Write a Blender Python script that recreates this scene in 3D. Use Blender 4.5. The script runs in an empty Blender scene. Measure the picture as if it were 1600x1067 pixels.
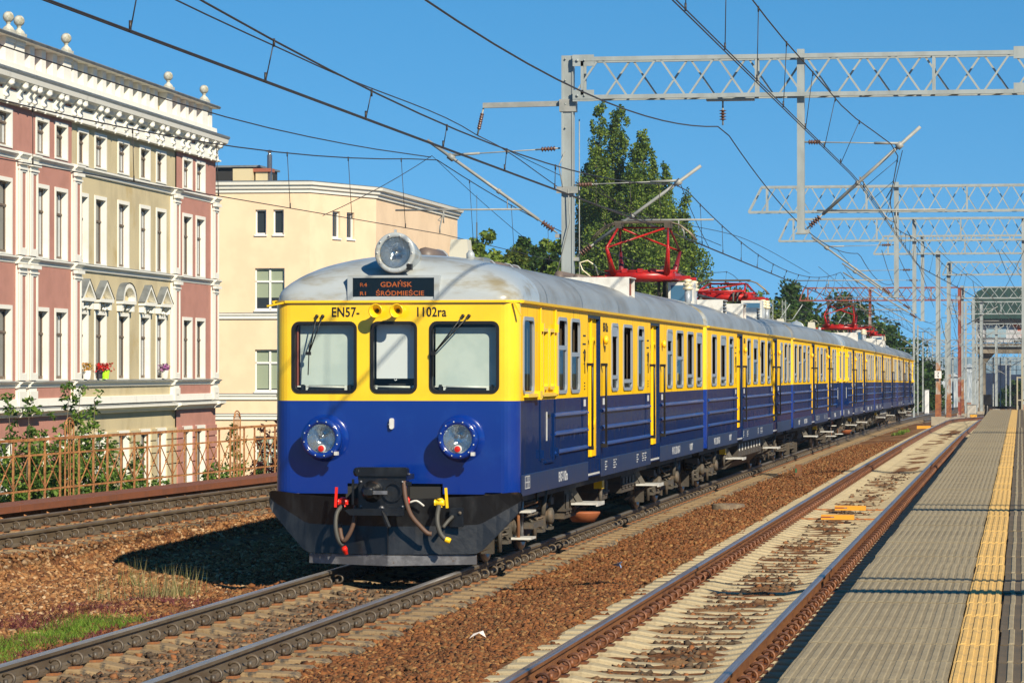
import bpy, math, random
import numpy as np
from mathutils import Vector, Matrix
random.seed(7); np.random.seed(7)
PI = math.pi
sc = bpy.context.scene
# ------------------------------------------------------------------ camera, sky, sun, exposure
CX, CZ, YAW, PIT = 7.19, 2.31, 0.1610, 0.00895
cd = bpy.data.cameras.new('camera'); cam = bpy.data.objects.new('camera', cd); sc.collection.objects.link(cam)
cd.sensor_width = 36; cd.lens = 4944 / 1600 * 36; cd.clip_start = .5; cd.clip_end = 6000
cam.location = (CX, 0, CZ); cam.rotation_euler = (PI / 2 + PIT, 0, YAW)
sc.camera = cam
wd = bpy.data.worlds.new('World'); sc.world = wd; wd.use_nodes = True
SUN_EL, SUN_AZ = math.radians(34.5), math.radians(39.5)      # azimuth measured from -Y towards +X
sdir = Vector((math.sin(SUN_AZ) * math.cos(SUN_EL), -math.cos(SUN_AZ) * math.cos(SUN_EL), math.sin(SUN_EL)))
nt = wd.node_tree; bgn = nt.nodes['Background']
sky = nt.nodes.new('ShaderNodeTexSky'); sky.sky_type = 'NISHITA'; sky.sun_disc = False
sky.sun_elevation = SUN_EL; sky.sun_rotation = math.atan2(sdir.x, sdir.y)
sky.altitude = 2500; sky.air_density = 1.; sky.dust_density = .0; sky.ozone_density = 2.0
stc = nt.nodes.new('ShaderNodeTexCoord'); smp = nt.nodes.new('ShaderNodeMapping'); smp.inputs['Location'].default_value = (0, 0, .13); smp.inputs['Scale'].default_value = (1, 1, .82)
snm = nt.nodes.new('ShaderNodeVectorMath'); snm.operation = 'NORMALIZE'
nt.links.new(stc.outputs['Generated'], smp.inputs[0]); nt.links.new(smp.outputs[0], snm.inputs[0]); nt.links.new(snm.outputs[0], sky.inputs[0])
hs = nt.nodes.new('ShaderNodeHueSaturation'); hs.inputs['Saturation'].default_value = 1.36; hs.inputs['Hue'].default_value = .490; hs.inputs['Value'].default_value = 1.0
nt.links.new(sky.outputs[0], hs.inputs['Color']); nt.links.new(hs.outputs[0], bgn.inputs[0]); bgn.inputs[1].default_value = .088
sl = bpy.data.lights.new('sun', 'SUN'); sl.energy = 5.0; sl.angle = math.radians(.53); sl.color = (1, .89, .70)
so = bpy.data.objects.new('sun', sl); sc.collection.objects.link(so)
so.rotation_euler = (-sdir).to_track_quat('-Z', 'Y').to_euler(); so.location = (20, -30, 30)
sc.view_settings.view_transform = 'Standard'; sc.view_settings.look = 'None'
sc.view_settings.exposure = 0.5; sc.view_settings.gamma = 1; sc.view_settings.use_curve_mapping = False

# ------------------------------------------------------------------ helpers
COL = sc.collection
def tag(o, label=None, cat=None, group=None, kind=None):
    if label: o['label'] = label
    if cat: o['category'] = cat
    if group: o['group'] = group
    if kind: o['kind'] = kind
    return o
def empty(name, loc=(0, 0, 0), rz=0, parent=None, **k):
    o = bpy.data.objects.new(name, None); COL.objects.link(o); o.location = loc; o.rotation_euler = (0, 0, rz)
    o.empty_display_size = .2
    if parent: o.parent = parent
    return tag(o, **k)
def obj(name, me, parent=None, loc=(0, 0, 0), rot=(0, 0, 0), scl=(1, 1, 1), **k):
    o = bpy.data.objects.new(name, me); COL.objects.link(o); o.location = loc; o.rotation_euler = rot; o.scale = scl
    if parent: o.parent = parent
    return tag(o, **k)
def copy_tree(o, parent=None):
    c = o.copy(); COL.objects.link(c)
    if parent: c.parent = parent
    for ch in list(o.children): copy_tree(ch, c)
    return c
class MB:
    def __init__(s): s.v = []; s.f = []; s.m = []; s.s = []
    def add(s, vs, fs, m=0, smooth=False):
        b = len(s.v); s.v += [tuple(v) for v in vs]
        for f in fs: s.f.append([b + i for i in f]); s.m.append(m); s.s.append(smooth)
        return s
    def box(s, x0, x1, y0, y1, z0, z1, m=0):
        return s.add([(x0, y0, z0), (x1, y0, z0), (x1, y1, z0), (x0, y1, z0), (x0, y0, z1), (x1, y0, z1), (x1, y1, z1), (x0, y1, z1)],
              [(0, 3, 2, 1), (4, 5, 6, 7), (0, 1, 5, 4), (1, 2, 6, 5), (2, 3, 7, 6), (3, 0, 4, 7)], m)
    def bar(s, p, q, w, h=None, m=0):
        p = Vector(p); q = Vector(q); h = h or w; d = (q - p).normalized()
        u = Vector((0, 0, 1)) if abs(d.z) < .95 else Vector((1, 0, 0))
        r = d.cross(u).normalized() * w / 2; t = r.cross(d).normalized() * h / 2
        return s.add([p - r - t, p + r - t, p + r + t, p - r + t, q - r - t, q + r - t, q + r + t, q - r + t],
              [(0, 1, 2, 3), (7, 6, 5, 4), (0, 4, 5, 1), (1, 5, 6, 2), (2, 6, 7, 3), (3, 7, 4, 0)], m)
    def tube(s, pts, r, n=6, m=0, cap=True):
        pts = [Vector(p) for p in pts]; rs = r if isinstance(r, (list, tuple)) else [r] * len(pts)
        vs = []; up0 = None
        for i, p in enumerate(pts):
            d = (pts[min(i + 1, len(pts) - 1)] - pts[max(i - 1, 0)])
            d = d.normalized() if d.length > 0 else Vector((0, 0, 1))
            if up0 is None: up0 = Vector((0, 0, 1)) if abs(d.z) < .9 else Vector((1, 0, 0))
            a = d.cross(up0).normalized(); b = a.cross(d).normalized(); up0 = b
            for k in range(n):
                t = 2 * PI * k / n; vs.append(p + (a * math.cos(t) + b * math.sin(t)) * rs[i])
        fs = [(i * n + k, i * n + (k + 1) % n, (i + 1) * n + (k + 1) % n, (i + 1) * n + k) for i in range(len(pts) - 1) for k in range(n)]
        if cap and n > 2: fs += [tuple(range(n))[::-1], tuple((len(pts) - 1) * n + k for k in range(n))]
        return s.add(vs, fs, m, True)
    def lathe(s, prof, c=(0, 0, 0), axis=(0, 0, 1), n=12, m=0, smooth=True, cap=True):   # prof: (r, h) along axis
        ax = Vector(axis).normalized(); u = Vector((0, 0, 1)) if abs(ax.z) < .9 else Vector((1, 0, 0))
        a = ax.cross(u).normalized(); b = a.cross(ax); c = Vector(c); vs = []
        for r, h in prof:
            for k in range(n):
                t = 2 * PI * k / n; vs.append(c + ax * h + (a * math.cos(t) + b * math.sin(t)) * r)
        L = len(prof)
        fs = [(i * n + k, i * n + (k + 1) % n, (i + 1) * n + (k + 1) % n, (i + 1) * n + k) for i in range(L - 1) for k in range(n)]
        if cap: fs += [tuple(range(n)), tuple((L - 1) * n + k for k in range(n))]
        return s.add(vs, fs, m, smooth)
    def prism(s, poly, f, a, b, m=0):                      # poly 2-D outline, f(u, v, t) -> 3-D point
        n = len(poly); vs = [f(u, v, a) for u, v in poly] + [f(u, v, b) for u, v in poly]
        fs = [tuple(range(n))[::-1], tuple(range(n, 2 * n))] + [(i, (i + 1) % n, n + (i + 1) % n, n + i) for i in range(n)]
        return s.add(vs, fs, m)
    def grid(s, P, m=0, smooth=True):                      # P[i][j] points
        a = len(P); b = len(P[0]); vs = [p for r in P for p in r]
        fs = [(i * b + j, i * b + j + 1, (i + 1) * b + j + 1, (i + 1) * b + j) for i in range(a - 1) for j in range(b - 1)]
        return s.add(vs, fs, m, smooth)
    def mesh(s, name, mats):
        me = bpy.data.meshes.new(name); me.from_pydata(s.v, [], s.f)
        for m in (mats if isinstance(mats, (list, tuple)) else [mats]): me.materials.append(m)
        me.polygons.foreach_set('material_index', s.m); me.polygons.foreach_set('use_smooth', s.s)
        me.update(); return me
    def build(s, name, mats, parent=None, loc=(0, 0, 0), rot=(0, 0, 0), **k):
        return obj(name, s.mesh(name, mats), parent, loc, rot, **k)
def npmesh(name, V, F, mats, smooth=False):
    me = bpy.data.meshes.new(name); V = np.asarray(V, dtype=np.float32); F = np.asarray(F, dtype=np.int32)
    k = F.shape[1]; me.vertices.add(len(V)); me.vertices.foreach_set('co', V.ravel())
    me.loops.add(F.size); me.loops.foreach_set('vertex_index', F.ravel())
    me.polygons.add(len(F)); me.polygons.foreach_set('loop_start', np.arange(0, F.size, k, dtype=np.int32))
    me.polygons.foreach_set('loop_total', np.full(len(F), k, dtype=np.int32))
    for m in (mats if isinstance(mats, (list, tuple)) else [mats]): me.materials.append(m)
    if smooth: me.polygons.foreach_set('use_smooth', np.ones(len(F), dtype=bool))
    me.update(calc_edges=True); me.validate(); return me
def rrect(w, h, r, n=4, cx=0, cy=0):
    o = []
    for qx, qy, a0 in ((1, 1, 0), (-1, 1, PI / 2), (-1, -1, PI), (1, -1, 1.5 * PI)):
        for i in range(n + 1):
            a = a0 + PI / 2 * i / n; o.append((cx + qx * (w / 2 - r) + r * math.cos(a), cy + qy * (h / 2 - r) + r * math.sin(a)))
    return o
def ring(mb, outer, inner, f, a, b, m=0):                 # frame between two outlines with equal counts; front at b
    n = len(outer); vs = [f(u, v, a) for u, v in outer] + [f(u, v, b) for u, v in outer] + [f(u, v, a) for u, v in inner] + [f(u, v, b) for u, v in inner]
    fs = []
    for i in range(n):
        j = (i + 1) % n
        fs += [(i, j, n + j, n + i), (n + i, n + j, 3 * n + j, 3 * n + i), (2 * n + j, 2 * n + i, 3 * n + i, 3 * n + j)]
    mb.add(vs, fs, m)

# ------------------------------------------------------------------ materials
def mat(name, c, rough=.6, metal=0., c2=None, ns=4., st=(1, 1, 1), thr=(.4, .6), bump=0., bs=30., bst=None, spec=.5, coat=0.,
        emit=None, es=1., trans=0., island=None, det=4, c3=None, ns3=1., thr3=(.5, .7), objr=None, rough2=None):
    M = bpy.data.materials.new(name); M.use_nodes = True; t = M.node_tree; N = t.nodes; Lk = t.links
    b = N['Principled BSDF']; b.inputs['Roughness'].default_value = rough; b.inputs['Metallic'].default_value = metal
    b.inputs['Specular IOR Level'].default_value = spec; b.inputs['Coat Weight'].default_value = coat
    b.inputs['Coat Roughness'].default_value = .06
    if trans: b.inputs['Transmission Weight'].default_value = trans
    if emit: b.inputs['Emission Color'].default_value = (*emit, 1); b.inputs['Emission Strength'].default_value = es
    tc = N.new('ShaderNodeTexCoord')
    def noise(scale, stretch, det=det):
        mp = N.new('ShaderNodeMapping'); mp.inputs['Scale'].default_value = [scale * q for q in stretch]; Lk.new(tc.outputs['Object'], mp.inputs['Vector'])
        nz = N.new('ShaderNodeTexNoise'); nz.inputs['Scale'].default_value = 1; nz.inputs['Detail'].default_value = det; nz.inputs['Roughness'].default_value = .62
        Lk.new(mp.outputs[0], nz.inputs['Vector']); return nz.outputs['Fac']
    def ramp(src, lo, hi):
        r = N.new('ShaderNodeMapRange'); r.inputs['From Min'].default_value = lo; r.inputs['From Max'].default_value = hi; r.interpolation_type = 'SMOOTHSTEP'
        Lk.new(src, r.inputs['Value']); return r.outputs[0]
    def mix(fac, a, bb):
        x = N.new('ShaderNodeMix'); x.data_type = 'RGBA'; Lk.new(fac, x.inputs['Factor'])
        for s_, q in (('A', a), ('B', bb)):
            i = [k for k in x.inputs if k.name == s_ and k.type == 'RGBA'][0]
            if isinstance(q, tuple): i.default_value = (*q, 1)
            else: Lk.new(q, i)
        return [k for k in x.outputs if k.type == 'RGBA'][0]
    out = c
    if island:
        g = N.new('ShaderNodeNewGeometry'); cr = N.new('ShaderNodeValToRGB'); cr.color_ramp.interpolation = 'LINEAR'
        els = cr.color_ramp.elements
        for i, (p, q) in enumerate(island):
            e = els[i] if i < 2 else els.new(p)
            e.position = p; e.color = (*q, 1)
        Lk.new(g.outputs['Random Per Island'], cr.inputs[0]); out = cr.outputs[0]
    if c2:
        f = ramp(noise(ns, st), *thr); out = mix(f, out, c2)
        if rough2 is not None:
            r = N.new('ShaderNodeMapRange'); r.inputs['To Min'].default_value = rough; r.inputs['To Max'].default_value = rough2
            Lk.new(f, r.inputs['Value']); Lk.new(r.outputs[0], b.inputs['Roughness'])
    if c3: out = mix(ramp(noise(ns3, (1, 1, 1)), *thr3), out, c3)
    if objr:
        oi = N.new('ShaderNodeObjectInfo'); h = N.new('ShaderNodeHueSaturation')
        r = N.new('ShaderNodeMapRange'); r.inputs['To Min'].default_value = 1 - objr; r.inputs['To Max'].default_value = 1 + objr
        Lk.new(oi.outputs['Random'], r.inputs['Value']); Lk.new(r.outputs[0], h.inputs['Value'])
        if isinstance(out, tuple): h.inputs['Color'].default_value = (*out, 1)
        else: Lk.new(out, h.inputs['Color'])
        out = h.outputs[0]
    if isinstance(out, tuple): b.inputs['Base Color'].default_value = (*out, 1)
    else: Lk.new(out, b.inputs['Base Color'])
    if bump:
        bp = N.new('ShaderNodeBump'); bp.inputs['Strength'].default_value = bump; bp.inputs['Distance'].default_value = .02
        Lk.new(noise(bs, bst or (1, 1, 1), 3), bp.inputs['Height']); Lk.new(bp.outputs[0], b.inputs['Normal'])
        if coat: Lk.new(bp.outputs[0], b.inputs['Coat Normal'])
    return M
def leafmat(name, cols):
    M = mat(name, cols[0][1], .55, island=cols, spec=.25)
    t = M.node_tree; b = t.nodes['Principled BSDF']; cr = [n for n in t.nodes if n.type == 'VALTORGB'][0]
    tr = t.nodes.new('ShaderNodeBsdfTranslucent'); t.links.new(cr.outputs[0], tr.inputs[0])
    mx = t.nodes.new('ShaderNodeMixShader'); mx.inputs[0].default_value = .3
    t.links.new(b.outputs[0], mx.inputs[1]); t.links.new(tr.outputs[0], mx.inputs[2])
    t.links.new(mx.outputs[0], t.nodes['Material Output'].inputs[0]); return M
def glassmat(name, tint, refl=.12, rough=.02):
    M = bpy.data.materials.new(name); M.use_nodes = True; t = M.node_tree; N = t.nodes; N.remove(N['Principled BSDF'])
    tr = N.new('ShaderNodeBsdfTransparent'); tr.inputs[0].default_value = (*tint, 1)
    gl = N.new('ShaderNodeBsdfGlossy'); gl.inputs['Roughness'].default_value = rough; gl.inputs[0].default_value = (.9, .95, 1, 1)
    fr = N.new('ShaderNodeLayerWeight'); fr.inputs[0].default_value = .5; pw = N.new('ShaderNodeMath'); pw.operation = 'POWER'; pw.inputs[1].default_value = 4.5
    ad = N.new('ShaderNodeMath'); ad.operation = 'MULTIPLY_ADD'; ad.inputs[1].default_value = .38; ad.inputs[2].default_value = refl; ad.use_clamp = True
    mx = N.new('ShaderNodeMixShader'); t.links.new(fr.outputs['Facing'], pw.inputs[0]); t.links.new(pw.outputs[0], ad.inputs[0]); t.links.new(ad.outputs[0], mx.inputs[0])
    t.links.new(tr.outputs[0], mx.inputs[1]); t.links.new(gl.outputs[0], mx.inputs[2]); t.links.new(mx.outputs[0], N['Material Output'].inputs[0])
    return M
m_yel = mat('yellow_paint', (.86, .51, .012), .42, c2=(.58, .31, .012), ns=1.5, st=(1, 6, .22), thr=(.48, .74), bump=.12, bs=3, bst=(1, 3.5, .5), spec=0., coat=.10)
m_yelt = mat('yellow_trim', (.88, .55, .012), .3)
m_blu = mat('blue_paint_dimmed', (.004, .021, .095), .16, c2=(.026, .032, .058), ns=1.6, st=(1, 7, .3), thr=(.50, .72), bump=.30, bs=1.5, bst=(1, 1.5, .8), coat=.34, spec=0.,
            c3=(.035, .035, .06), ns3=9, thr3=(.72, .8))  # same blue as the front, darkened for dirt and the sides' weaker light
m_bluf = mat('blue_paint_undimmed', (.002, .024, .20), .2, c2=(.006, .040, .235), ns=2, thr=(.5, .8), bump=.02, bs=3, coat=.5, c3=(.06, .10, .30), ns3=5, thr3=(.70, .80))  # same paint as the sides, without their darkening for weak light
m_rib = mat('blue_rib_skylit', (.006, .05, .25), .3, coat=.45, c2=(.02, .05, .16), ns=6, thr=(.5, .7))  # side blue lightened for the sky reflected on the rib tops
m_sole = mat('blue_sill_paint', (.004, .020, .085), .3, c2=(.055, .045, .045), ns=7, st=(1, 1, .6), thr=(.56, .70), bump=.1, bs=6)
m_roof = mat('roof_grey_paint', (.25, .265, .27), .34, c2=(.17, .15, .11), ns=1.3, st=(1.6, .6, 1), thr=(.40, .72), c3=(.11, .12, .125), ns3=5, thr3=(.6, .8), bump=.1, bs=2, bst=(1, 1.5, 1), spec=.4)
m_rooff = mat('roof_front_paint', (.36, .395, .41), .25, c2=(.24, .205, .125), ns=1.7, st=(.7, 1, 2.2), thr=(.46, .72), spec=.5)
m_gry = mat('window_frame_grey', (.32, .35, .38), .35, metal=.2)
m_whi = mat('white_light_metal', (.62, .62, .58), .35, c2=(.52, .50, .46), ns=8, thr=(.4, .7))
m_blk = mat('black_rubber', (.008, .008, .009), .45)
m_blp = mat('black_plough_paint', (.007, .0075, .009), .3, c2=(.022, .024, .027), ns=5, st=(1, 1, .4), thr=(.45, .75), bump=.15, bs=12, c3=(.06, .036, .024), ns3=4, thr3=(.66, .78), spec=.5)
m_stl = mat('scuffed_steel', (.13, .13, .14), .32, metal=.5, c2=(.26, .26, .27), ns=6, thr=(.4, .7), c3=(.13, .07, .035), ns3=9, thr3=(.62, .74), bump=.1)
m_und = mat('underframe_grime', (.05, .042, .033), .75, c2=(.09, .068, .046), ns=5, thr=(.4, .7), bump=.3, bs=15)
m_und2 = mat('bogie_grime', (.075, .066, .052), .7, c2=(.12, .085, .055), ns=6, thr=(.45, .7), bump=.3, bs=18)
m_rub = mat('grey_hose', (.06, .058, .05), .6); m_rubb = mat('brown_hose', (.10, .055, .035), .6)
m_red = mat('red_paint', (.42, .012, .008), .35, c2=(.26, .012, .012), ns=5, thr=(.4, .7)); m_redv = mat('red_valve', (.7, .02, .01), .35)
m_rdd = mat('dark_red_paint', (.16, .012, .016), .4)
m_chr = mat('reflector', (.72, .74, .74), .13, metal=.9, bump=.7, bs=16)
m_gls = glassmat('train_glass', (.62, .72, .70), .03); m_gll = glassmat('lamp_glass', (.9, .93, .95), .03); m_glf = glassmat('cab_glass', (.92, .97, .95), .02)
m_glb = mat('building_glass', (.025, .035, .045), .06, spec=.8)
m_blind = mat('blind', (.48, .52, .49), .8, c2=(.42, .47, .45), ns=2); m_blind2 = mat('blind_pale', (.60, .60, .62), .8)
m_int = mat('car_interior', (.22, .17, .11), .8); m_seat = mat('seat_cover', (.03, .07, .06), .8); m_cur = mat('curtain_cloth', (.55, .56, .55), .8, bump=.4, bs=30, bst=(1, 2, .1))
m_dark = mat('dark_interior', (.02, .02, .02), .8)
m_insul = mat('porcelain', (.70, .62, .42), .25); m_brn = mat('brown_insulator', (.10, .045, .03), .3)
m_led = mat('display_black', (.004, .005, .005), .15, spec=.5); m_amb = mat('amber_led', (.30, .07, .012), .5, emit=(1., .25, .03), es=.05)
m_txk = mat('black_lettering', (.01, .01, .008), .5); m_txw = mat('white_lettering', (.6, .6, .58), .5)
m_galv = mat('galvanised_paint', (.31, .345, .345), .5, c2=(.25, .275, .27), ns=3, st=(1, 1, .4), thr=(.4, .7)); 
m_galr = mat('rusty_galvanised', (.30, .13, .05), .7, c2=(.36, .38, .37), ns=1.6, st=(1, 1, .5), thr=(.45, .6))
m_rust = mat('rusty_gantry_paint', (.22, .05, .03), .7, c2=(.30, .28, .26), ns=2, thr=(.5, .65))
m_wire = mat('copper_wire', (.035, .028, .025), .5); m_wirg = mat('steel_wire', (.10, .11, .11), .5)
m_rail = mat('rail_rust', (.20, .082, .028), .62, c2=(.13, .05, .022), ns=5, st=(1, .4, 1), thr=(.4, .7), bump=.2, bs=25)
m_raila = mat('rail_dirty', (.125, .098, .066), .6, c2=(.085, .058, .034), ns=5, st=(1, .4, 1), thr=(.35, .7), bump=.2, bs=25)
m_rtop = mat('rail_polished', (.42, .40, .38), .34, metal=.7, c2=(.3, .27, .24), ns=3, st=(1, .1, 1), thr=(.4, .7))
m_rtopb = mat('rail_polished_brown', (.26, .23, .24), .30, metal=.6, c2=(.17, .11, .08), ns=9, st=(6, .05, 1), thr=(.42, .62))
m_slA = mat('sleeper_oily_concrete', (.24, .165, .085), .85, c2=(.045, .04, .034), ns=6, st=(1.2, 1, 1), thr=(.50, .62), bump=.5, bs=22, objr=.12, c3=(.22, .12, .05), ns3=3)
m_slB = mat('sleeper_concrete', (.38, .315, .195), .85, c2=(.27, .22, .135), ns=5, st=(1.2, 1, 1), thr=(.5, .75), bump=.5, bs=22, objr=.08)
m_clA = mat('clip_grime', (.06, .05, .04), .5, c2=(.11, .08, .05), ns=12, objr=.2); m_clB = mat('clip_rust', (.17, .06, .02), .55, c2=(.09, .035, .016), ns=15, objr=.2)
m_org = mat('rust_orange', (.36, .13, .035), .8, c2=(.2, .09, .04), ns=9)
m_fen = mat('fence_rust', (.43, .20, .07), .7, c2=(.26, .10, .035), ns=8, thr=(.42, .62), bump=.4, bs=30)
m_beam = mat('girder_rust', (.19, .065, .03), .7, c2=(.145, .055, .03), ns=2.5, thr=(.4, .7), bump=.2, bs=20)
m_bal = mat('ballast_ground', (.165, .066, .022), .95, c2=(.09, .038, .015), ns=9, thr=(.4, .62), bump=1.0, bs=26, c3=(.24, .135, .06), ns3=.7, thr3=(.45, .62), spec=.2)
m_stA = mat('ballast_stones', (.2, .08, .03), .85, spec=.25, island=[(0, (.085, .032, .012)), (1, (.22, .12, .045)), (.3, (.165, .062, .021)), (.6, (.225, .085, .027)), (.8, (.13, .068, .028)), (.93, (.30, .16, .06))], c2=(.125, .05, .018), ns=2, thr=(.5, .7))
m_stL = mat('ballast_stones_tan', (.3, .15, .05), .85, spec=.25, island=[(0, (.09, .036, .016)), (1, (.46, .33, .20)), (.3, (.19, .078, .028)), (.55, (.30, .14, .05)), (.75, (.24, .12, .05)), (.9, (.38, .22, .10))])
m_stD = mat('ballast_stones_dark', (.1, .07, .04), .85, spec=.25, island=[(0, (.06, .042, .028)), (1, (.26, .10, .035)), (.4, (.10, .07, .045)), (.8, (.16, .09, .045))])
m_plat = mat('platform_slab', (.265, .213, .128), .85, c2=(.20, .158, .093), ns=1.3, thr=(.35, .7), bump=.6, bs=60, objr=.17, c3=(.33, .28, .19), ns3=14, thr3=(.6, .75))
m_plad = mat('platform_dark', (.125, .09, .052), .85, c2=(.09, .07, .045), ns=2, bump=.4, bs=60, objr=.08)
m_plar = mat('platform_rib', (.305, .247, .15), .8, c2=(.235, .188, .112), ns=4, thr=(.35, .7), bump=.4, bs=60)
m_play = mat('platform_yellow', (.64, .40, .12), .75, c2=(.42, .28, .11), ns=3.5, thr=(.45, .72), bump=.4, bs=60, objr=.06)
m_conc = mat('concrete', (.34, .30, .23), .85, c2=(.30, .26, .2), ns=4, thr=(.4, .7), bump=.3, bs=30)
m_gra = mat('ground_far', (.10, .085, .045), .95, c2=(.06, .075, .025), ns=.08, thr=(.4, .6), bump=.4, bs=2)

# ------------------------------------------------------------------ lie of the land
def drop(y): return 2.83e-5 * max(0, min(y, 210) - 60) ** 2 + (.0085 * (min(y, 420) - 210) if y > 210 else 0)
def xA(y): return 0.
def xB(y): return 4.27 - .0012 * (min(y, 120) - 25) + (.0038 * (y - 158) ** 2 if y > 158 else 0)
def xC(y): return -6.2 + .042 * (y - 40) if y < 72 else -4.3 - .556 * math.exp(-(y - 72) / 13.)
def zC0(y): return .24 if y < 62 else .24 * math.exp(-(y - 62) / 30.)
def zAr(y): return -drop(y)
def zBr(y): return .10 - drop(y)
def zCr(y): return zC0(y) - drop(y)
def xF(y): return -8.0 + .057 * (y - 46)                # front edge of the bridge girder
def gz(x, y):
    d = drop(y); c = xC(y); b = xB(y); f = xF(y)
    pts = [(f - 1.5, zC0(y) - .24), (c - 1.2, zC0(y) - .22), (c + 1.32, zC0(y) - .21), (c + 1.80, zC0(y) * .3 - .30), (-1.95, -.31), (-1.25, -.235), (1.35, -.235), (1.9, -.20),
           (2.45, -.12), (b - 1.35, -.10), (b - 1.2, -.125), (b + 1.3, -.125), (b + 3, -.2)]
    if x <= pts[0][0]: return pts[0][1] - d
    for (x0, z0), (x1, z1) in zip(pts, pts[1:]):
        if x <= x1: return z0 + (z1 - z0) * (x - x0) / max(x1 - x0, 1e-4) - d
    return pts[-1][1] - d
mb = MB()
G = 5200; mb.add([(-G, -300, -4.6), (G, -300, -4.6), (G, 5400, -4.6), (-G, 5400, -4.6)], [(0, 1, 2, 3)])
mb.build('ground', m_gra, kind='structure')
ys = list(np.arange(-10, 16, 2)) + list(np.arange(16, 60, .25)) + list(np.arange(60, 120, 1)) + list(np.arange(120, 440, 5)) + [600, 900]
from mathutils import noise as mn
P = []
for y in ys:
    y = float(y); f = xF(y) if y < 90 else xF(90) - min((y - 90) * .12, 6.5)
    xs_ = [f - .75, f - .74] + list(np.linspace(f - .3, -1.3, 22)) + list(np.linspace(-1.1, 1.3, 9)) + list(np.linspace(1.5, 6.2, 26)) + [8, 12, 30, 90, 250]
    row = []
    for i, x in enumerate(xs_):
        z = gz(x, min(y, 430)) + (.035 * mn.noise(Vector((x * 1.7, y * 1.1, 0))) + .02 * mn.noise(Vector((x * 5, y * 5, 3))) if 15 < y < 140 else 0)
        if i == 0: z = -4.61
        row.append((float(x), y, float(z)))
    P.append(row)
MB().grid(P, smooth=True).build('railway_embankment', m_bal, kind='structure')

# ------------------------------------------------------------------ tracks
RP = [(-.072, -.172), (.072, -.172), (.072, -.160), (.020, -.145), (.009, -.13), (.009, -.052), (.034, -.040), (.036, -.012), (.022, 0), (-.022, 0), (-.036, -.012), (-.034, -.040), (-.009, -.052), (-.009, -.13), (-.020, -.145), (-.072, -.160)]
RM = [0] * 16; RM[7] = 1; RM[8] = 1; RM[9] = 1
def rail(parent, off, xf, zf, y0, y1, mats):
    ysr = []; y = y0
    while y < y1: ysr.append(y); y += 2. if y < 150 else 4.
    ysr.append(y1); mb = MB(); n = len(RP); vs = []
    for y in ysr:
        dx = (xf(y + .5) - xf(y - .5)); ln = math.hypot(1, dx); nx, ny = 1 / ln, -dx / ln
        for u, z in RP: vs.append((xf(y) + (off + u) * nx, y + (off + u) * ny, zf(y) + z))
    for k in range(n):
        mb.add([vs[i * n + q] for i in range(len(ysr)) for q in (k, (k + 1) % n)], [(2 * i, 2 * i + 1, 2 * i + 3, 2 * i + 2) for i in range(len(ysr) - 1)], RM[k], k in (6, 7, 9, 10))
    return mb.build('rail', mats, parent)
def sleeper_mesh(name, mt, wob=0):
    mb = MB(); secs = []
    for x, w, z in [(-1.3, .10, -.215), (-1.24, .125, -.185), (-.95, .13, -.176), (-.55, .125, -.176), (-.36, .105, -.212), (0, .095, -.222), (.36, .105, -.212), (.55, .125, -.176), (.95, .13, -.176), (1.24, .125, -.185), (1.3, .10, -.215)]:
        secs.append([(x, -w - .03, -.38), (x, -w, z - .012), (x, -w + .015, z), (x, w - .015, z), (x, w, z - .012), (x, w + .03, -.38)])
    mb.grid(secs, smooth=False)
    mb.add(secs[0], [(0, 1, 2, 3, 4, 5)]).add(secs[-1], [(5, 4, 3, 2, 1, 0)])
    return mb.mesh(name, mt)
def clip_mesh(name, mats):
    mb = MB()                                              # ring spring standing beside the rail foot, bolt through it
    pts = [(.012 + .052 * math.cos(a), 0.004 * i, -.098 + .046 * math.sin(a)) for i, a in enumerate(np.linspace(-2.4, 2.75, 12))]
    mb.tube(pts, .0135, 5); mb.tube([(.0, .0, -.15), (.0, .0, -.098)], .021, 6, 0)
    mb.box(-.06, .055, -.075, .075, -.178, -.160, 1); mb.box(-.055, -.02, -.05, .05, -.158, -.14, 0)
    return mb.mesh(name, mats)
me_slA = sleeper_mesh('sleeper_oily', m_slA); me_slB = sleeper_mesh('sleeper_pale', m_slB)
me_clA = clip_mesh('clip_dark', [m_clA, m_org]); me_clB = clip_mesh('clip_rusty', [m_clB, m_clB])
def track(label, xf, zf, y0, y1, mesl, mecl, mats, sides, first, step=.6, nsl=290, ncl=145, nm='railway_track'):
    T = empty(nm, (xf(y0), y0, 0), kind='structure', label=label)
    T.location = (0, 0, 0)
    for off in (-.7525, .7525): rail(T, off, xf, zf, y0, y1, mats)
    y = first; k = 0; far = MB()
    while y < y1 and k < nsl + 200:
        rz = -math.atan(xf(y + .5) - xf(y - .5)); j = random.uniform(-.012, .012)
        if k < nsl: obj('sleeper', mesl, T, (xf(y) + j, y + j, zf(y)), (0, 0, rz + j * .3))
        else: far.box(xf(y) - 1.3, xf(y) + 1.3, y - .12, y + .12, zf(y) - .3, zf(y) - .18)
        if k < ncl:
            for sx, sd in sides: obj('rail_clip', mecl, T, (xf(y) + sx * .7525 + sd * .10, y, zf(y)), (0, 0, rz + (0 if sd > 0 else PI)))
        y += step; k += 1
    if far.v: far.build('sleeper', mats[0], T, kind='stuff')
    return T
track('track with dirty dark rails that the yellow and blue train stands on', xA, zAr, 10, 420, me_slA, me_clA, [m_raila, m_rtop], ((-1, 1), (1, 1)), 20.1, step=.6)
track('track with rusty brown rails and pale sleepers beside the platform', xB, zBr, 4, 300, me_slB, me_clB, [m_rail, m_rtopb], ((-1, 1), (1, 1)), 13.2, step=.56)
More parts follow.
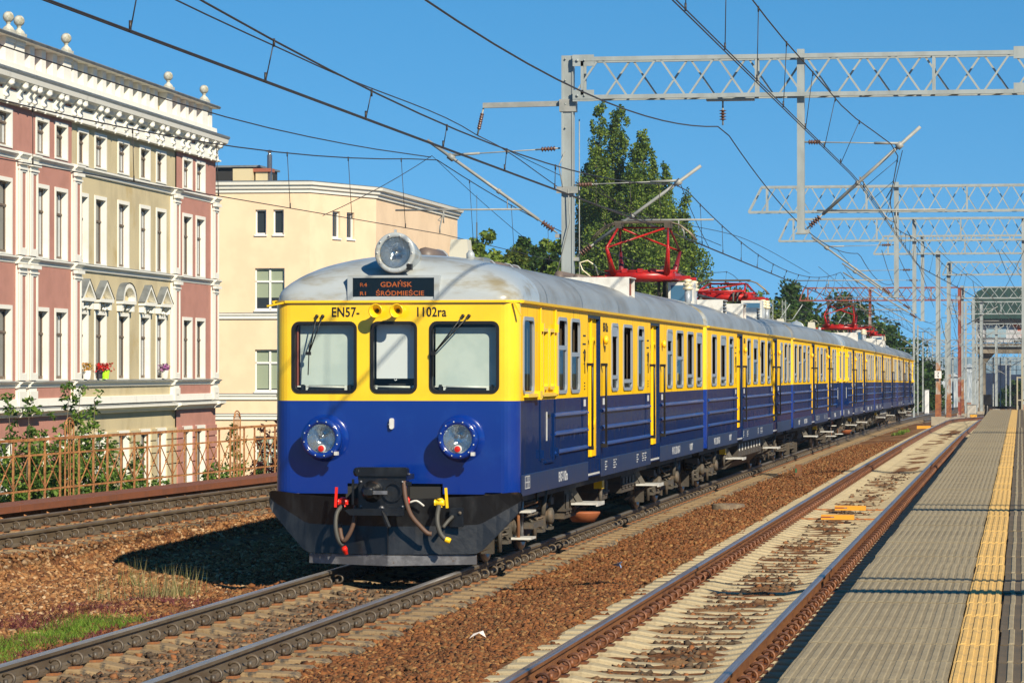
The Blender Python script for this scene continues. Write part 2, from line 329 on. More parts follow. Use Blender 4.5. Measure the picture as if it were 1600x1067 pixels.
track('track with two dirty rails between the rusty fence and the stony slope', xC, zCr, 16, 420, me_slA, me_clA, [m_raila, m_raila], ((-1, 1), (1, 1)), 30.1, step=.62, nsl=200, ncl=60)
def xD(y): return -9.5 - (y - 120) * .012 if y > 90 else -9.4
track('farthest left track beyond the train', lambda y: -8.6 + .0 * y, lambda y: -drop(y) - .02, 150, 420, me_slA, me_clA, [m_raila, m_rtop], ((-1, 1),), 150, step=2.4, nsl=60, ncl=0)
track('track curving past the concrete mast footings', lambda y: 1.9 + .00035 * (y - 150) ** 2 + .02 * (y - 150), lambda y: -drop(y) - .03, 172, 330, me_slA, me_clA, [m_raila, m_rtop], ((-1, 1),), 172, step=1.5, nsl=60, ncl=0)

# loose stones, real geometry
def stones(name, mt, n, sampler, smin, smax, label):
    base = np.array([(1, 1, 1), (-1, 1, 1), (-1, -1, 1), (1, -1, 1), (1, 1, -1), (-1, 1, -1), (-1, -1, -1), (1, -1, -1)], dtype=float) * .55
    fc = np.array([(0, 1, 2), (0, 2, 3), (4, 6, 5), (4, 7, 6), (0, 4, 5), (0, 5, 1), (1, 5, 6), (1, 6, 2), (2, 6, 7), (2, 7, 3), (3, 7, 4), (3, 4, 0)])
    pos = sampler(n); n = len(pos)
    sz = (smin + (smax - smin) * np.random.rand(n) ** 2.2)[:, None]
    q = np.random.randn(n, 4); q /= np.linalg.norm(q, axis=1)[:, None]; w, x, y, z = q.T
    R = np.stack([1 - 2 * (y * y + z * z), 2 * (x * y - z * w), 2 * (x * z + y * w), 2 * (x * y + z * w), 1 - 2 * (x * x + z * z), 2 * (y * z - x * w), 2 * (x * z - y * w), 2 * (y * z + x * w), 1 - 2 * (x * x + y * y)], 1).reshape(n, 3, 3)
    V = base[None] * (1 + .45 * (np.random.rand(n, 8, 3) - .5) * 2) * (np.stack([np.ones(n), .55 + .45 * np.random.rand(n), .45 + .4 * np.random.rand(n)], 1))[:, None, :]
    V = np.einsum('nij,nkj->nki', R, V) * sz[:, None, :]
    V[:, :, 2] *= .8
    V += pos[:, None, :]; V[:, :, 2] += sz * .15
    F = (fc[None] + (np.arange(n) * 8)[:, None, None]).reshape(-1, 3)
    return obj(name, npmesh(name, V.reshape(-1, 3), F, mt), kind='stuff', label=label)
def dens(y0, y1, n, p=2.0):                                # more stones near, fewer far
    u = np.random.rand(n); a, b = y0 ** (1 - p), y1 ** (1 - p); return (a + (b - a) * u) ** (1 / (1 - p))
vgz = np.vectorize(lambda x, y: gz(float(x), float(y)) + .035 * mn.noise(Vector((x * 1.7, y * 1.1, 0))) + .02 * mn.noise(Vector((x * 5, y * 5, 3))))
def fill(y0, y1, lo, hi, p=1.6, sl=None, dz=0):
    def f(n):
        y = dens(y0, y1, n, p); t = np.random.rand(n)
        a = np.array([lo(q) for q in y]); b = np.array([hi(q) for q in y]); x = a + (b - a) * t
        if sl:                                            # keep between the sleepers
            ph = ((y - sl[0]) / sl[1]) % 1.; keep = (ph > .22) & (ph < .78) | (np.random.rand(n) < .03); x, y = x[keep], y[keep]
        return np.stack([x, y, vgz(x, y) + dz], 1)
    return f
stones('ballast', m_stA, 56000, fill(21, 110, lambda y: 1.30, lambda y: xB(y) - 1.22 + .12 * math.sin(y * 1.9), 1.7), .022, .056, 'red brown crushed stone heaped between the two tracks')
stones('ballast', m_stA, 9000, fill(21, 90, lambda y: .84, lambda y: 1.30, 1.7, (20.1, .6)), .026, .07, 'crushed stone between sleeper ends of the near track')
stones('ballast', m_stL, 54000, fill(26, 66, lambda y: xC(y) + 1.2, lambda y: -1.75, 1.2), .024, .064, 'tan crushed stone on the slope left of the train')
stones('ballast', m_stA, 20000, fill(21, 62, lambda y: -2.1, lambda y: -.84, 1.5, None, .01), .024, .065, 'brown crushed stone shoulder left of the near rail')
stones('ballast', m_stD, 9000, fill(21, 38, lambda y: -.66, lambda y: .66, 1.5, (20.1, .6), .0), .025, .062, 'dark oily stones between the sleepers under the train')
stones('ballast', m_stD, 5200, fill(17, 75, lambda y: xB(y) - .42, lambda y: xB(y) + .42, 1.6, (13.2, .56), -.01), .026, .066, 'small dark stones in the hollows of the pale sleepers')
stones('ballast', m_stL, 9000, fill(36, 66, lambda y: xC(y) - 1.4, lambda y: xC(y) + 1.25, 1.2, (30.1, .62), .01), .028, .06, 'tan stones around the sleepers next to the fence')

# ------------------------------------------------------------------ platform
PZ = .86
def xe(y): return 6.036 - .0015 * (y - 15)
PL = empty('platform', (0, 0, 0), kind='structure', label='long paved platform with a yellow safety line')
mb = MB(); mb.add([(xe(2) - .04 + .06, 2, -.6), (30, 2, -.6), (30, 117, -.6), (xe(117) + .02, 117, -.6), (xe(2) + .02, 2, PZ - .05), (30, 2, PZ - .05), (30, 117, PZ - .05), (xe(117) + .02, 117, PZ - .05)],
        [(0, 3, 2, 1), (4, 5, 6, 7), (0, 1, 5, 4), (1, 2, 6, 5), (2, 3, 7, 6), (3, 0, 4, 7)])
mb.build('platform_wall', m_conc, PL)
def slab(name, w, L, ribs, mats, ridge=.030, hgt=.007, drk=0):
    mb = MB(); mb.box(.003, w - .003, .008, L - .008, -.055, 0, 0)
    for x in ribs: mb.add([(x - ridge / 2, .02, .0005), (x + ridge / 2, .02, .0005), (x + ridge / 2, L - .02, .0005), (x - ridge / 2, L - .02, .0005), (x - ridge / 3, .03, hgt), (x + ridge / 3, .03, hgt), (x + ridge / 3, L - .03, hgt), (x - ridge / 3, L - .03, hgt)],
                          [(4, 5, 6, 7), (0, 1, 5, 4), (1, 2, 6, 5), (2, 3, 7, 6), (3, 0, 4, 7)], 1)
    return mb.mesh(name, mats)
SL = 1.0
m1 = slab('ribbed_slab', .79, SL, [.035 + .055 * i for i in range(14)], [m_plat, m_plar], .036, .004)
m2 = slab('yellow_slab', .215, SL, [.03 + .052 * i for i in range(4)], [m_play, m_play])
m3 = slab('dark_slab', .56, SL, [.06 + .07 * i for i in range(8)], [m_plad, m_plar], .032, .007)
m4 = slab('plain_slab', 1.2, SL, [], [m_plat])
far = MB(); y = 9.0; k = 0
while y < 116.5:
    j = lambda a=.006: random.uniform(-a, a)
    row = [(xe(y), m1), (xe(y) + .795, m2), (xe(y) + 1.015, m3), (xe(y) + 1.58, m4)]
    if k < 72 :
        for x, me in row: obj('paving_slab', me, PL, (x + j(.004), y, PZ - .01 + j(.004)), (j(.0009), j(.0012), 0))
    else:
        far.box(xe(y), xe(y) + .79, y + .01, y + SL - .01, PZ - .06, PZ - .01, 0); far.box(xe(y) + .795, xe(y) + 1.01, y + .01, y + SL - .01, PZ - .06, PZ - .008, 1)
        far.box(xe(y) + 1.015, xe(y) + 1.575, y + .01, y + SL - .01, PZ - .06, PZ - .01, 2); far.box(xe(y) + 1.58, xe(y) + 2.78, y + .01, y + SL - .01, PZ - .06, PZ - .01, 0)
        for i in range(13): far.box(xe(y) + .02 + .058 * i, xe(y) + .055 + .058 * i, y + .01, y + SL - .01, PZ - .009, PZ - .003, 3)
        for i in range(4): far.box(xe(y) + 1.07 + .14 * i, xe(y) + 1.11 + .14 * i, y + .01, y + SL - .01, PZ - .009, PZ - .003, 3)
    y += SL; k += 1
far.build('paving_slab', [m_plat, m_play, m_plad, m_plar], PL, kind='stuff')
MB().box(xe(80) + 2.86, 30, 3, 116.8, PZ - .05, PZ - .012).build('paving', m_plat, PL)

# yellow sensor boxes on the rusty track, small things in the ballast
def ball_box(px, y, L, lab):
    t = empty('track_magnet', (px, y, zBr(y) - .17), label=lab, cat='track device')
    mb = MB(); mb.box(-.26, .26, -.10, .10, 0, .075, 0); mb.box(-.26, -.05, -.101, .02, .03, .052, 1); mb.build('casing', [mat('orange_casing', (.75, .34, .03), .5) if 'orange_casing' not in bpy.data.materials else bpy.data.materials['orange_casing'], m_rust], t)
    MB().box(-.70, .70, .14, .17, -.012, .012, 0).build('cross_bar', m_org, t)
ball_box(xB(46) - .0, 54.0, .5, 'orange box on a cross bar between the rusty rails, the farther of two')
ball_box(xB(43) - .02, 50.6, .5, 'orange box on a cross bar between the rusty rails, the nearer of two')
MB().box(-.3, .3, -.2, .2, 0, .17).build('junction_box', bpy.data.materials['orange_casing'], loc=(2.7, 142, -.35), label='small orange box on the ballast beyond the far end of the rusty rails', cat='junction box')
mb = MB(); mb.lathe([(.28, -.1), (.3, .03), (.28, .045), (.2, .05)], n=18); mb.build('manhole_ring', mat('old_concrete', (.20, .155, .10), .9, c2=(.13, .09, .06), ns=9, bump=.5), loc=(1.95, 56.3, -.12), label='round concrete lid lying in the red ballast', cat='manhole')
mb = MB(); mb.box(-.07, .07, -.05, .05, -.05, .24, 0); mb.box(-.072, -.03, -.052, -.045, .05, .15, 1); mb.build('marker_post', [m_rail, mat('green_paint', (.02, .12, .05), .5)], loc=(1.98, 73.5, -.12), label='short rusty stump with a green patch standing in the ballast', cat='marker')
mb = MB()
for i in range(9):
    a = i * .7; mb.add([(.05 * math.cos(a), .05 * math.sin(a), .01 * i), (.07 * math.cos(a + .8), .06 * math.sin(a + .8), .02 + .008 * i), (.02, .01, .07 - .004 * i)], [(0, 1, 2)])
mb.build('crumpled_wrapper', mat('blue_plastic', (.25, .42, .7), .3), loc=(2.28, 38.2, -.10), label='crumpled pale blue wrapper lying on the ballast', cat='litter')
mb = MB(); mb.add([(0, 0, .0), (.09, .02, .05), (.16, -.02, .015), (.12, .06, .07), (.03, .07, .04)], [(0, 1, 3, 4), (1, 2, 3)]); mb.build('torn_paper', mat('paper_white', (.75, .66, .58), .7), loc=(2.25, 28.0, -.10), label='torn scrap of pale paper on the ballast in front of the train', cat='litter')

# ------------------------------------------------------------------ the train: six cars
HW, ZB, ZM, ZG, CL = 1.44, .88, 1.953, 3.09, 21.25         # half width, sill, colour line, gutter, car length
def cells(u0, u1, z0, z1, holes, split=None):              # rectangles of a wall with holes left out
    us = sorted({u0, u1} | {min(max(h[i], u0), u1) for h in holes for i in (0, 1)})
    zs = sorted({z0, z1} | ({split} if split else set()) | {min(max(h[i], z0), z1) for h in holes for i in (2, 3)})
    for a, b in zip(us, us[1:]):
        for c, d in zip(zs, zs[1:]):
            mu, mz = (a + b) / 2, (c + d) / 2
            if b - a > 1e-5 and d - c > 1e-5 and not any(h[0] < mu < h[1] and h[2] < mz < h[3] for h in holes): yield a, b, c, d
def text_mesh(s, size, m, name, ext=.0008, shear=0., sx=1.):
    cu = bpy.data.curves.new(name, 'FONT'); cu.body = s; cu.size = size; cu.extrude = ext; cu.align_x = 'CENTER'; cu.space_character = 1.05; cu.shear = shear; cu.offset = size * .018; cu.resolution_u = 3
    o = bpy.data.objects.new('tmp', cu); COL.objects.link(o); bpy.context.view_layer.update()
    me = bpy.data.meshes.new_from_object(o.evaluated_get(bpy.context.evaluated_depsgraph_get())); me.name = name
    bpy.data.objects.remove(o); me.materials.clear(); me.materials.append(m)
    for v in me.vertices: v.co.x *= sx
    return me
WIN = {}
def window_mesh(w, h, bar, kind):
    k = (round(w, 2), round(h, 2), bar, kind)
    if k in WIN: return WIN[k]
    f = lambda u, v, t: (t, u, v); mb = MB(); t = .045
    ring(mb, rrect(w, h, .10, 4), rrect(w - 2 * t, h - 2 * t, .07, 4), f, -.014, .016, 0)
    if bar: mb.box(-.012, .013, -w / 2 + t, w / 2 - t, bar - .03, bar + .025, 0)
    if kind == 2: mb.box(-.012, .008, -w / 2 + t, w / 2 - t, h / 2 - .19, h / 2 - .05, 0)
    fr = mb.mesh('window_frame', m_gry); zlo = -h / 2 + t - .02; zhi = h / 2 - t + .02
    pm = MB(); zq = (bar if bar else zhi); pm.add([(-.010, -w / 2 + .03, zlo), (-.010, w / 2 - .03, zlo), (-.010, w / 2 - .03, zq), (-.010, -w / 2 + .03, zq)], [(0, 1, 2, 3)]); pn = pm.mesh('pane', m_gls)
    cm = MB(); cy = -w / 2 + .10; n = 8
    cm.grid([[(-.085 - .012 * (i % 2), w / 2 - .08 - i * .028, zlo + .03 + 0 * i), (-.085 - .012 * (i % 2), w / 2 - .08 - i * .028, zhi - .03)] for i in range(n if w > .9 else 5)], smooth=False)
    WIN[k] = (fr, pn, cm.mesh('curtain', m_cur)); return WIN[k]
def door_meshes():
    mb = MB(); f = lambda u, v, t: (t, u, v)
    W, z0, z1 = 1.20, 1.14, 3.02
    for s in (-1, 1):                                      # two folding leaves with tall slit windows
        yc = s * W / 4; hole = (yc - .12, yc + .12, 1.55, 2.72)
        for a, b, c, d in cells(yc - W / 4 + .006, yc + W / 4 - .006, z0, z1, [hole]): mb.add([(-.055, a, c), (-.055, b, c), (-.055, b, d), (-.055, a, d)], [(0, 1, 2, 3)])
        o = [(yc + u, 2.135 + v) for u, v in rrect(.30, 1.23, .13, 4)]; i_ = [(yc + u, 2.135 + v) for u, v in rrect(.22, 1.15, .10, 4)]
        ring(mb, o, i_, lambda u, v, t: (t, u, v), -.065, -.04)
        mb.box(-.055, -.03, yc - s * W / 4 * .98 - .012, yc - s * W / 4 * .98 + .012, z0, z1)
    leaf = mb.mesh('door_leaf', m_yel)
    g = MB(); [g.add([(-.06, a, 1.55), (-.06, a + .26, 1.55), (-.06, a + .26, 2.72), (-.06, a, 2.72)], [(0, 1, 2, 3)]) for a in (-.43, .17)]
    gl = g.mesh('door_pane', m_gls)
    j = MB(); j.box(-.17, 0, -.635, -.605, .9, 3.04, 0); j.box(-.17, 0, .605, .635, .9, 3.04, 0); j.box(-.17, -.005, -.60, .60, 3.0, 3.05, 1); j.box(-.17, -.01, -.6, .6, .93, 1.12, 0)
    for i in range(9):
        for s in (-1, 1): j.box(-.07, -.055, s * .604 - .004, s * .604 + .004, 1.25 + i * .2, 1.265 + i * .2, 2)
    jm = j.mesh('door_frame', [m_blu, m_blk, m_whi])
    st = MB(); st.box(-.16, .0, -.55, .55, .90, .925, 0); stm = st.mesh('door_step', m_whi)
    hs_ = []
    h = MB()
    h.tube([(.0, -.70, 2.38), (.07, -.70, 2.38), (.07, -.70, 1.28), (.0, -.70, 1.28)], .017, 6); h.box(0, .085, -.75, -.66, 2.36, 2.40).box(0, .085, -.74, -.66, 1.25, 1.30); hs_.append(h.mesh('handrail', m_blk)); h = MB(); h.tube([(.0, .70, 2.38), (.07, .70, 2.38), (.07, .70, 1.28), (.0, .70, 1.28)], .017, 6)
    h.box(0, .085, .66, .75, 2.36, 2.40).box(0, .085, .66, .74, 1.25, 1.30); hs_.append(h.mesh('handrail', m_blk))
    return leaf, gl, jm, stm, hs_
DOOR = door_meshes()
LAY = {'cab': dict(doors=[6.48, 13.58], wins=[(3.09, 3.86, .0), (4.21, 5.03, -.02), (8.23, 8.96, 0), (9.54, 10.60, 0), (11.29, 12.05, 0), (15.19, 15.98, 0), (16.56, 17.65, 0), (18.27, 19.3, 0), (19.85, 20.8, 0)]),
       'mid': dict(doors=[6.85, 16.0], wins=[(.9, 1.85, 0), (2.65, 3.75, 0), (4.4, 5.3, 0), (8.45, 9.3, 0), (10.0, 11.1, 0), (11.85, 12.95, 0), (13.7, 14.55, 0), (17.5, 18.2, 0), (18.75, 19.7, 0), (20.05, 20.8, 0)])}
def roofz(x, s, e):                                        # height above gutter from lateral ratio and end factor
    return .575 * max(0, 1 - min(abs(x), 1) ** 2) ** .39 * e
BOG = {}
def wheel_mesh():
    mb = MB(); mb.lathe([(.05, -.07), (.22, -.05), (.36, -.045), (.40, -.065), (.41, -.065), (.445, -.035), (.45, -.03), (.452, .045), (.425, .062), (.37, .06), (.34, .03), (.20, .02), (.10, .06), (.07, .06)], (0, 0, 0), (1, 0, 0), 28)
    return mb.mesh('wheel', m_stl)
def bogie_mesh():
    mb = MB()
    for s in (-1, 1):
        x = s * 1.0
        f = lambda u, v, t: (x + t, u, v)
        mb.prism([(-1.85, .52), (-1.75, .62), (-.75, .62), (-.45, .42), (.45, .42), (.75, .62), (1.75, .62), (1.85, .52), (1.7, .44), (.8, .42), (.5, .26), (-.5, .26), (-.8, .42), (-1.7, .44)], f, -.05, .05, 0)
        for yy in (-1.35, 1.35):
            mb.box(x - .02, x + .12, yy - .15, yy + .15, .28, .60, 1); mb.lathe([(.09, 0), (.11, .02), (.11, .07), (.07, .09)], (x + .12, yy, .44), (1, 0, 0), 10, 1)
            for d in (-.36, .36):
                mb.tube([(x + .02 + .10 * math.cos(a), yy + d + .10 * math.sin(a), .30 + a * .011) for a in np.arange(0, 25, .6)], .017, 4, 1)
                mb.box(x - .1, x + .14, yy + d - .13, yy + d + .13, .25, .285, 1); mb.box(x - .1, x + .14, yy + d - .12, yy + d + .12, .57, .66, 1)
            mb.tube([(x + .13, yy + .1, .6), (x + .15, yy + .38, .85)], .025, 6, 1); mb.tube([(x + .05, yy - .55, .50), (x + .05, yy - .55, .16)], .03, 6, 0); mb.box(x - .16, x - .02, yy - .62, yy - .50, .14, .40, 0)
        for yy in (-.22, .22): mb.tube([(x + .05 + .12 * math.cos(a), yy + .12 * math.sin(a), .44 + a * .0135) for a in np.arange(0, 26, .6)], .02, 4, 1)
        mb.box(x - .15, x + .22, -.42, .42, .36, .43, 1); mb.box(x - .15, x + .22, -.45, .45, .80, .86, 1); mb.tube([(x + .22, .36, .5), (x + .24, .45, .83)], .035, 6, 1)
        mb.tube([(x + .1, -.55, .7), (x + .2, -.75, .55), (x + .1, -1.0, .75)], .018, 5, 0)
    mb.box(-1, 1, -.3, .3, .35, .6, 0); mb.box(-.9, .9, -1.3, -1.1, .4, .55, 0).box(-.9, .9, 1.1, 1.3, .4, .55, 0)
    return mb.mesh('bogie', [m_und, m_und2])
me_wheel, me_bogie = wheel_mesh(), bogie_mesh()
ax = MB(); ax.tube([(-.8, 0, 0), (.8, 0, 0)], .075, 8); me_axle = ax.mesh('axle', m_und)
def bogie(parent, y):
    b = empty('bogie', (0, y, 0), parent=parent); obj('bogie_frame', me_bogie, b)
    for yy in (-1.35, 1.35):
        obj('axle', me_axle, b, (0, yy, .45))
        for s in (-1, 1): obj('wheel', me_wheel, b, (s * .755, yy, .452), (0, 0, 0 if s > 0 else PI))
def step_unit(parent, s, y, z=.50):                        # folding light step under a door
    mb = MB(); mb.box(-.17, .17, -.36, .36, -.012, .012, 0); mb.bar((-.15, -.3, 0), (-.30, -.42, .34), .035, .06, 1); mb.bar((-.1, .0, 0), (-.28, -.14, .34), .035, .08, 1); mb.bar((0, .3, -.02), (-.4, .1, -.25), .02, .04, 1)
    mb.box(.165, .185, -.36, .36, -.03, .02, 0)
    mb.build('boarding_step', [m_whi, m_und2], parent, (s * 1.36, y, z), (0, 0, 0 if s > 0 else PI))
def under_box(parent, x0, x1, y0, y1, z0, z1, m=None):
    mb = MB(); mb.box(x0, x1, y0, y1, z0, z1, 0)
    n = max(2, int((y1 - y0) / .35))
    for i in range(n):
        y = y0 + (y1 - y0) * (i + .5) / n
        for x in (x0 - .012, x1 + .012): mb.box(min(x, x), x + .004, y - .12, y + .12, z0 + .06, z1 - .06, 1)
    mb.box(x0 - .03, x1 + .03, y0 - .03, y1 + .03, z0 + .1, z0 + .13, 0)
    mb.build('equipment_box', [m or m_und, m_und2], parent)
def side_text(parent, s, txt, size, y, z, m, sx=1., name='lettering', dx=.004):
    me = text_mesh(txt, size, m, name, sx=sx)
    obj(name, me, parent, (s * (HW + dx), y, z), (PI / 2, 0, s * PI / 2))
def body(root, kind, n):
    cab = kind == 'cab'; L = LAY['cab' if cab else 'mid']; r = .17; y0 = .2 if cab else r; y1 = CL - r
    doors, wins = L['doors'], L['wins']
    wh = [(a + .035, b - .035, 2.055, 2.925) for a, b, _ in wins]
    dh = [(d - .62, d + .62, .90, 3.04) for d in doors]
    ch = [(.38, 1.08, 2.06, 2.88)] if cab else []
    if cab: ch += [(1.76, 2.10, 2.10, 2.78), (2.30, 2.62, 2.10, 2.78)]
    for s in (1, -1):
        mb = MB()
        for a, b, c, d in cells(y0, y1, ZB, ZG, wh + dh + ch, ZM):
            mb.add([(s * HW, a, c), (s * HW, b, c), (s * HW, b, d), (s * HW, a, d)], [(0, 1, 2, 3)], 0 if c >= ZM - .001 else 1)
        for a, b, c, d in cells(y0, y1, ZB - .03, 1.09, [(q[0], q[1], 0, 5) for q in dh]):          # sill strip standing a little proud
            mb.add([(s * (HW + .004), a, c), (s * (HW + .004), b, c), (s * (HW + .004), b, d), (s * (HW + .004), a, d)], [(0, 1, 2, 3)], 2)
            mb.add([(s * (HW + .004), a, d), (s * (HW + .004), b, d), (s * HW, b, d + .004), (s * HW, a, d + .004)], [(0, 1, 2, 3)], 2)
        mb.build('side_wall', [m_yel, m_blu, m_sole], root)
        mb = MB()
        for a, b, c, d in cells(y0, y1, 1.0, ZG, wh + dh + ch): mb.add([(s * (HW - .07), a, c), (s * (HW - .07), b, c), (s * (HW - .07), b, d), (s * (HW - .07), a, d)], [(0, 1, 2, 3)])
        mb.build('wall_lining', m_int, root)
        edges = [2.72 if cab else .3] + [q for d in doors for q in (d - .76, d + .76)] + [CL - .3]
        for a, b in zip(edges[::2], edges[1::2]):
            for z in (1.75, 1.52, 1.29):
                mb = MB(); x0, x1 = HW + .001, HW + .032; p = [(x0, -.026), (x1, -.014), (x1, .004), (x0, .030)]
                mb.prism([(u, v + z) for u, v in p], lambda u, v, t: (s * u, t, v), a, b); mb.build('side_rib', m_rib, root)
        for d in doors:
            D = obj('door', DOOR[2], root, (s * HW, d, 0), (0, 0, 0 if s > 0 else PI))
            obj('door_leaf', DOOR[0], D); obj('door_pane', DOOR[1], D); obj('door_step', DOOR[3], D); [obj('handrail', q, D) for q in DOOR[4]]
        for i, (a, b, _) in enumerate(wins):
            kd = [0.10, -.28, .30, .02, -.34][(i * 3 + n) % 5]; fr, pn, cu = window_mesh(b - a, .96, kd, (i + n) % 3 if (i + n) % 3 == 2 else 0)
            W = obj('window', fr, root, (s * HW, (a + b) / 2, 2.49), (0, 0, 0 if s > 0 else PI)); obj('pane', pn, W)
            if (i + n) % 2 == 0: obj('curtain', cu, W)
        if cab:
            fr, pn, cu = window_mesh(.80, .92, None, 0); W = obj('window', fr, root, (s * HW, .73, 2.47), (0, 0, 0 if s > 0 else PI)); obj('pane', pn, W)
            mb = MB(); x0, x1 = HW + .002, HW + .022
            for yy in (1.64, 2.86): mb.box(s * x0, s * x1, yy - .012, yy + .012, ZM, 3.05, 0); mb.box(s * x0, s * (HW + .012), yy - .012, yy + .012, 1.22, ZM, 3)
            mb.box(s * x0, s * (x1 + .01), 1.62, 2.9, 1.99, 2.03, 0)
            for a, b in ((1.74, 2.12), (2.28, 2.64)):
                ring(mb, [((a + b) / 2 + u, 2.44 + v) for u, v in rrect(b - a + .04, .74, .05, 3)], [((a + b) / 2 + u, 2.44 + v) for u, v in rrect(b - a - .04, .66, .03, 3)], lambda u, v, t: (s * t, u, v), HW - .02, HW + .03, 0)
                mb.box(s * (HW - .03), s * (HW - .026), a, b, 2.08, 2.8, 1)
            for yy in (1.66, 2.84):
                for zz in (2.82, 2.06, 1.3): mb.box(s * x0, s * (x1 + .03), yy - .035, yy + .035, zz - .05, zz + .05, 0 if zz > 2 else 3)
            mb.box(s * HW, s * (HW + .06), .4, 1.3, 1.99, 2.03, 0); mb.box(s * HW, s * (HW + .08), 1.16, 1.36, 1.97, 2.06, 0)
            mb.box(s * x0, s * (HW + .02), 2.70, 2.74, 1.2, 1.78, 3).box(s * x0, s * (HW + .02), 2.0, 2.72, 1.18, 1.21, 3)
            mb.box(s * x0, s * (HW + .012), 2.14, 2.17, 1.45, 1.80, 4); mb.box(s * x0, s * (HW + .02), 2.25, 2.4, 1.74, 1.77, 2)
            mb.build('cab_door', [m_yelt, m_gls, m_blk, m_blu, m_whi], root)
        g = MB(); g.prism([(HW - .01, 3.075), (HW + .045, 3.083), (HW + .05, 3.112), (HW, 3.118)], lambda u, v, t: (s * u, t, v), .14 if cab else .1, CL - .1); g.build('gutter', m_yelt, root)
        bogie_y = (2.95, 17.8) if cab else (3.2, 18.05)
        for d in doors: step_unit(root, s, d - .1, .52)
        # lettering
        if cab:
            side_text(root, s, 'EN57-1102ra', .17, 3.55, .92, m_txw, .8)
            side_text(root, s, 'EN57-1102ra', .17, 7.62, 2.84, m_txk, .52); side_text(root, s, 'PKP', .12, 7.55, 2.56, m_txk, .8)
            side_text(root, s, '94 51 2 120 165-1', .17, 16.6, .92, m_txw, .9); side_text(root, s, 'PL-SKMT', .16, 19.0, .92, m_txw, .8)
        else:
            side_text(root, s, '94 51 2 120 165-1', .17, 2.0, .92, m_txw, .9); side_text(root, s, 'PL-SKMT', .16, 4.7, .93, m_txw, .8)
            side_text(root, s, 'EN57-1102rs', .15, 7.9, 2.86, m_txk, .42)
        if n < 4:
            mb = MB()
            for d in doors:
                for k, dy in enumerate((-.95, .95)):
                    mb.box(s * (HW + .002), s * (HW + .005), d + dy - .09, d + dy + .09, 1.83, 1.92, 0)
                mb.box(s * (HW + .002), s * (HW + .005), d - 1.04, d - .98, 2.03 + .35, 2.05 + .35, 1)
                for q in range(3): mb.box(s * (HW + .002), s * (HW + .005), d - 1.1 - .05 * (q % 2), d - .86, 2.75 - q * .11, 2.77 - q * .11, 1)
                for q in range(3): mb.box(s * (HW + .002), s * (HW + .005), d - 1.0, d - .92, 2.13 - q * .04, 2.145 - q * .04, 1)
                mb.tube([(s * (HW + .006), d - .98 + .05 * math.cos(a), 2.50 + .08 * math.sin(a)) for a in np.linspace(-1.3, 4.4, 14)], .006, 4, 1); mb.tube([(s * (HW + .006), d - .98, 2.42), (s * (HW + .006), d - .96, 2.26)], .006, 4, 1)
            for q, (yy, w) in enumerate([(.65, .34)] if cab else []):
                for zz in (.93, 1.00, 1.07): mb.box(s * (HW + .006), s * (HW + .008), yy - w / 2, yy + w / 2, zz - .004, zz + .004, 0)
                for t in (-.5, -.1, .2, .5): mb.box(s * (HW + .006), s * (HW + .008), yy + t * w - .004, yy + t * w + .004, .93, 1.07, 0)
            for yy in (7.6, 8.5, 8.62, 11.2, 11.9, 12.2):
                for zz in range(4): mb.box(s * (HW + .006), s * (HW + .008), yy - .05, yy + .06 + .1 * (zz % 2), .93 + zz * .035, .945 + zz * .035, 0)
            mb.build('stencils', [m_txw, m_txk], root)
            for d in doors:
                b = MB(); b.lathe([(.001, 0), (.06, .02), (.065, .05), (.03, .07)], (s * HW, d + .92, 2.72), (s, 0, 0), 10); b.build('door_lamp', m_yelt, root)
    # roof
    ys = [0, .012, .04, .09, .16, .26, .4, .58, .8, 1.05, 1.3, 1.6, 2, 2.2] if cab else [0, .005, .02, .05, .09, .15, .3]
    D = 1.25 if cab else .16; rr = .30 if cab else .17
    ys = ys + list(np.arange(2.6, CL - .4, 1.0)) + [CL - .3, CL - .15, CL - .09, CL - .05, CL - .02, CL - .005, CL]
    ts = [math.sin(PI / 2 * q) for q in np.linspace(-1, 1, 31)]; P = []
    for y in ys:
        if y < 3: e = (max(0, 1 - max(0, (D - y) / D) ** 2)) ** (.39 if cab else .5) if y < D else 1; w = HW - rr + math.sqrt(max(0, rr * rr - max(0, rr - y) ** 2))
        else: q = CL - y; e = math.sqrt(max(0, 1 - max(0, (.16 - q) / .16) ** 2)) if q < .16 else 1; w = HW - .17 + math.sqrt(max(0, .17 ** 2 - max(0, .17 - q) ** 2))
        P.append([((w + .006) * t, y, 3.105 + roofz(t, 0, e)) for t in ts])
    mb = MB(); k = next(i for i, y in enumerate(ys) if y >= 1.6) if cab else 0
    if cab: mb.grid(P[:k + 1], 1); mb.grid(P[k:], 0)
    else: mb.grid(P[:7], 1); mb.grid(P[6:], 0)
    ro = mb.build('roof', [m_roof, m_rooff], root)
    sw = MB()
    for y in ([2.2] if cab else []) + [5.3, 9.1, 12.9, 16.7, 19.6]:
        sw.grid([[(w_ * (HW + .012), y + dy, 3.11 + roofz(w_, 0, 1) + .006) for w_ in ts] for dy in (-.02, .02)])
    sw.build('roof_seam', m_roof, ro)
    ce = MB(); ce.add([(-1.36, 1.5 if cab else .1, 3.0), (1.36, 1.5 if cab else .1, 3.0), (1.36, CL - .1, 3.0), (-1.36, CL - .1, 3.0)], [(0, 1, 2, 3)]); ce.build('ceiling', m_int, root)
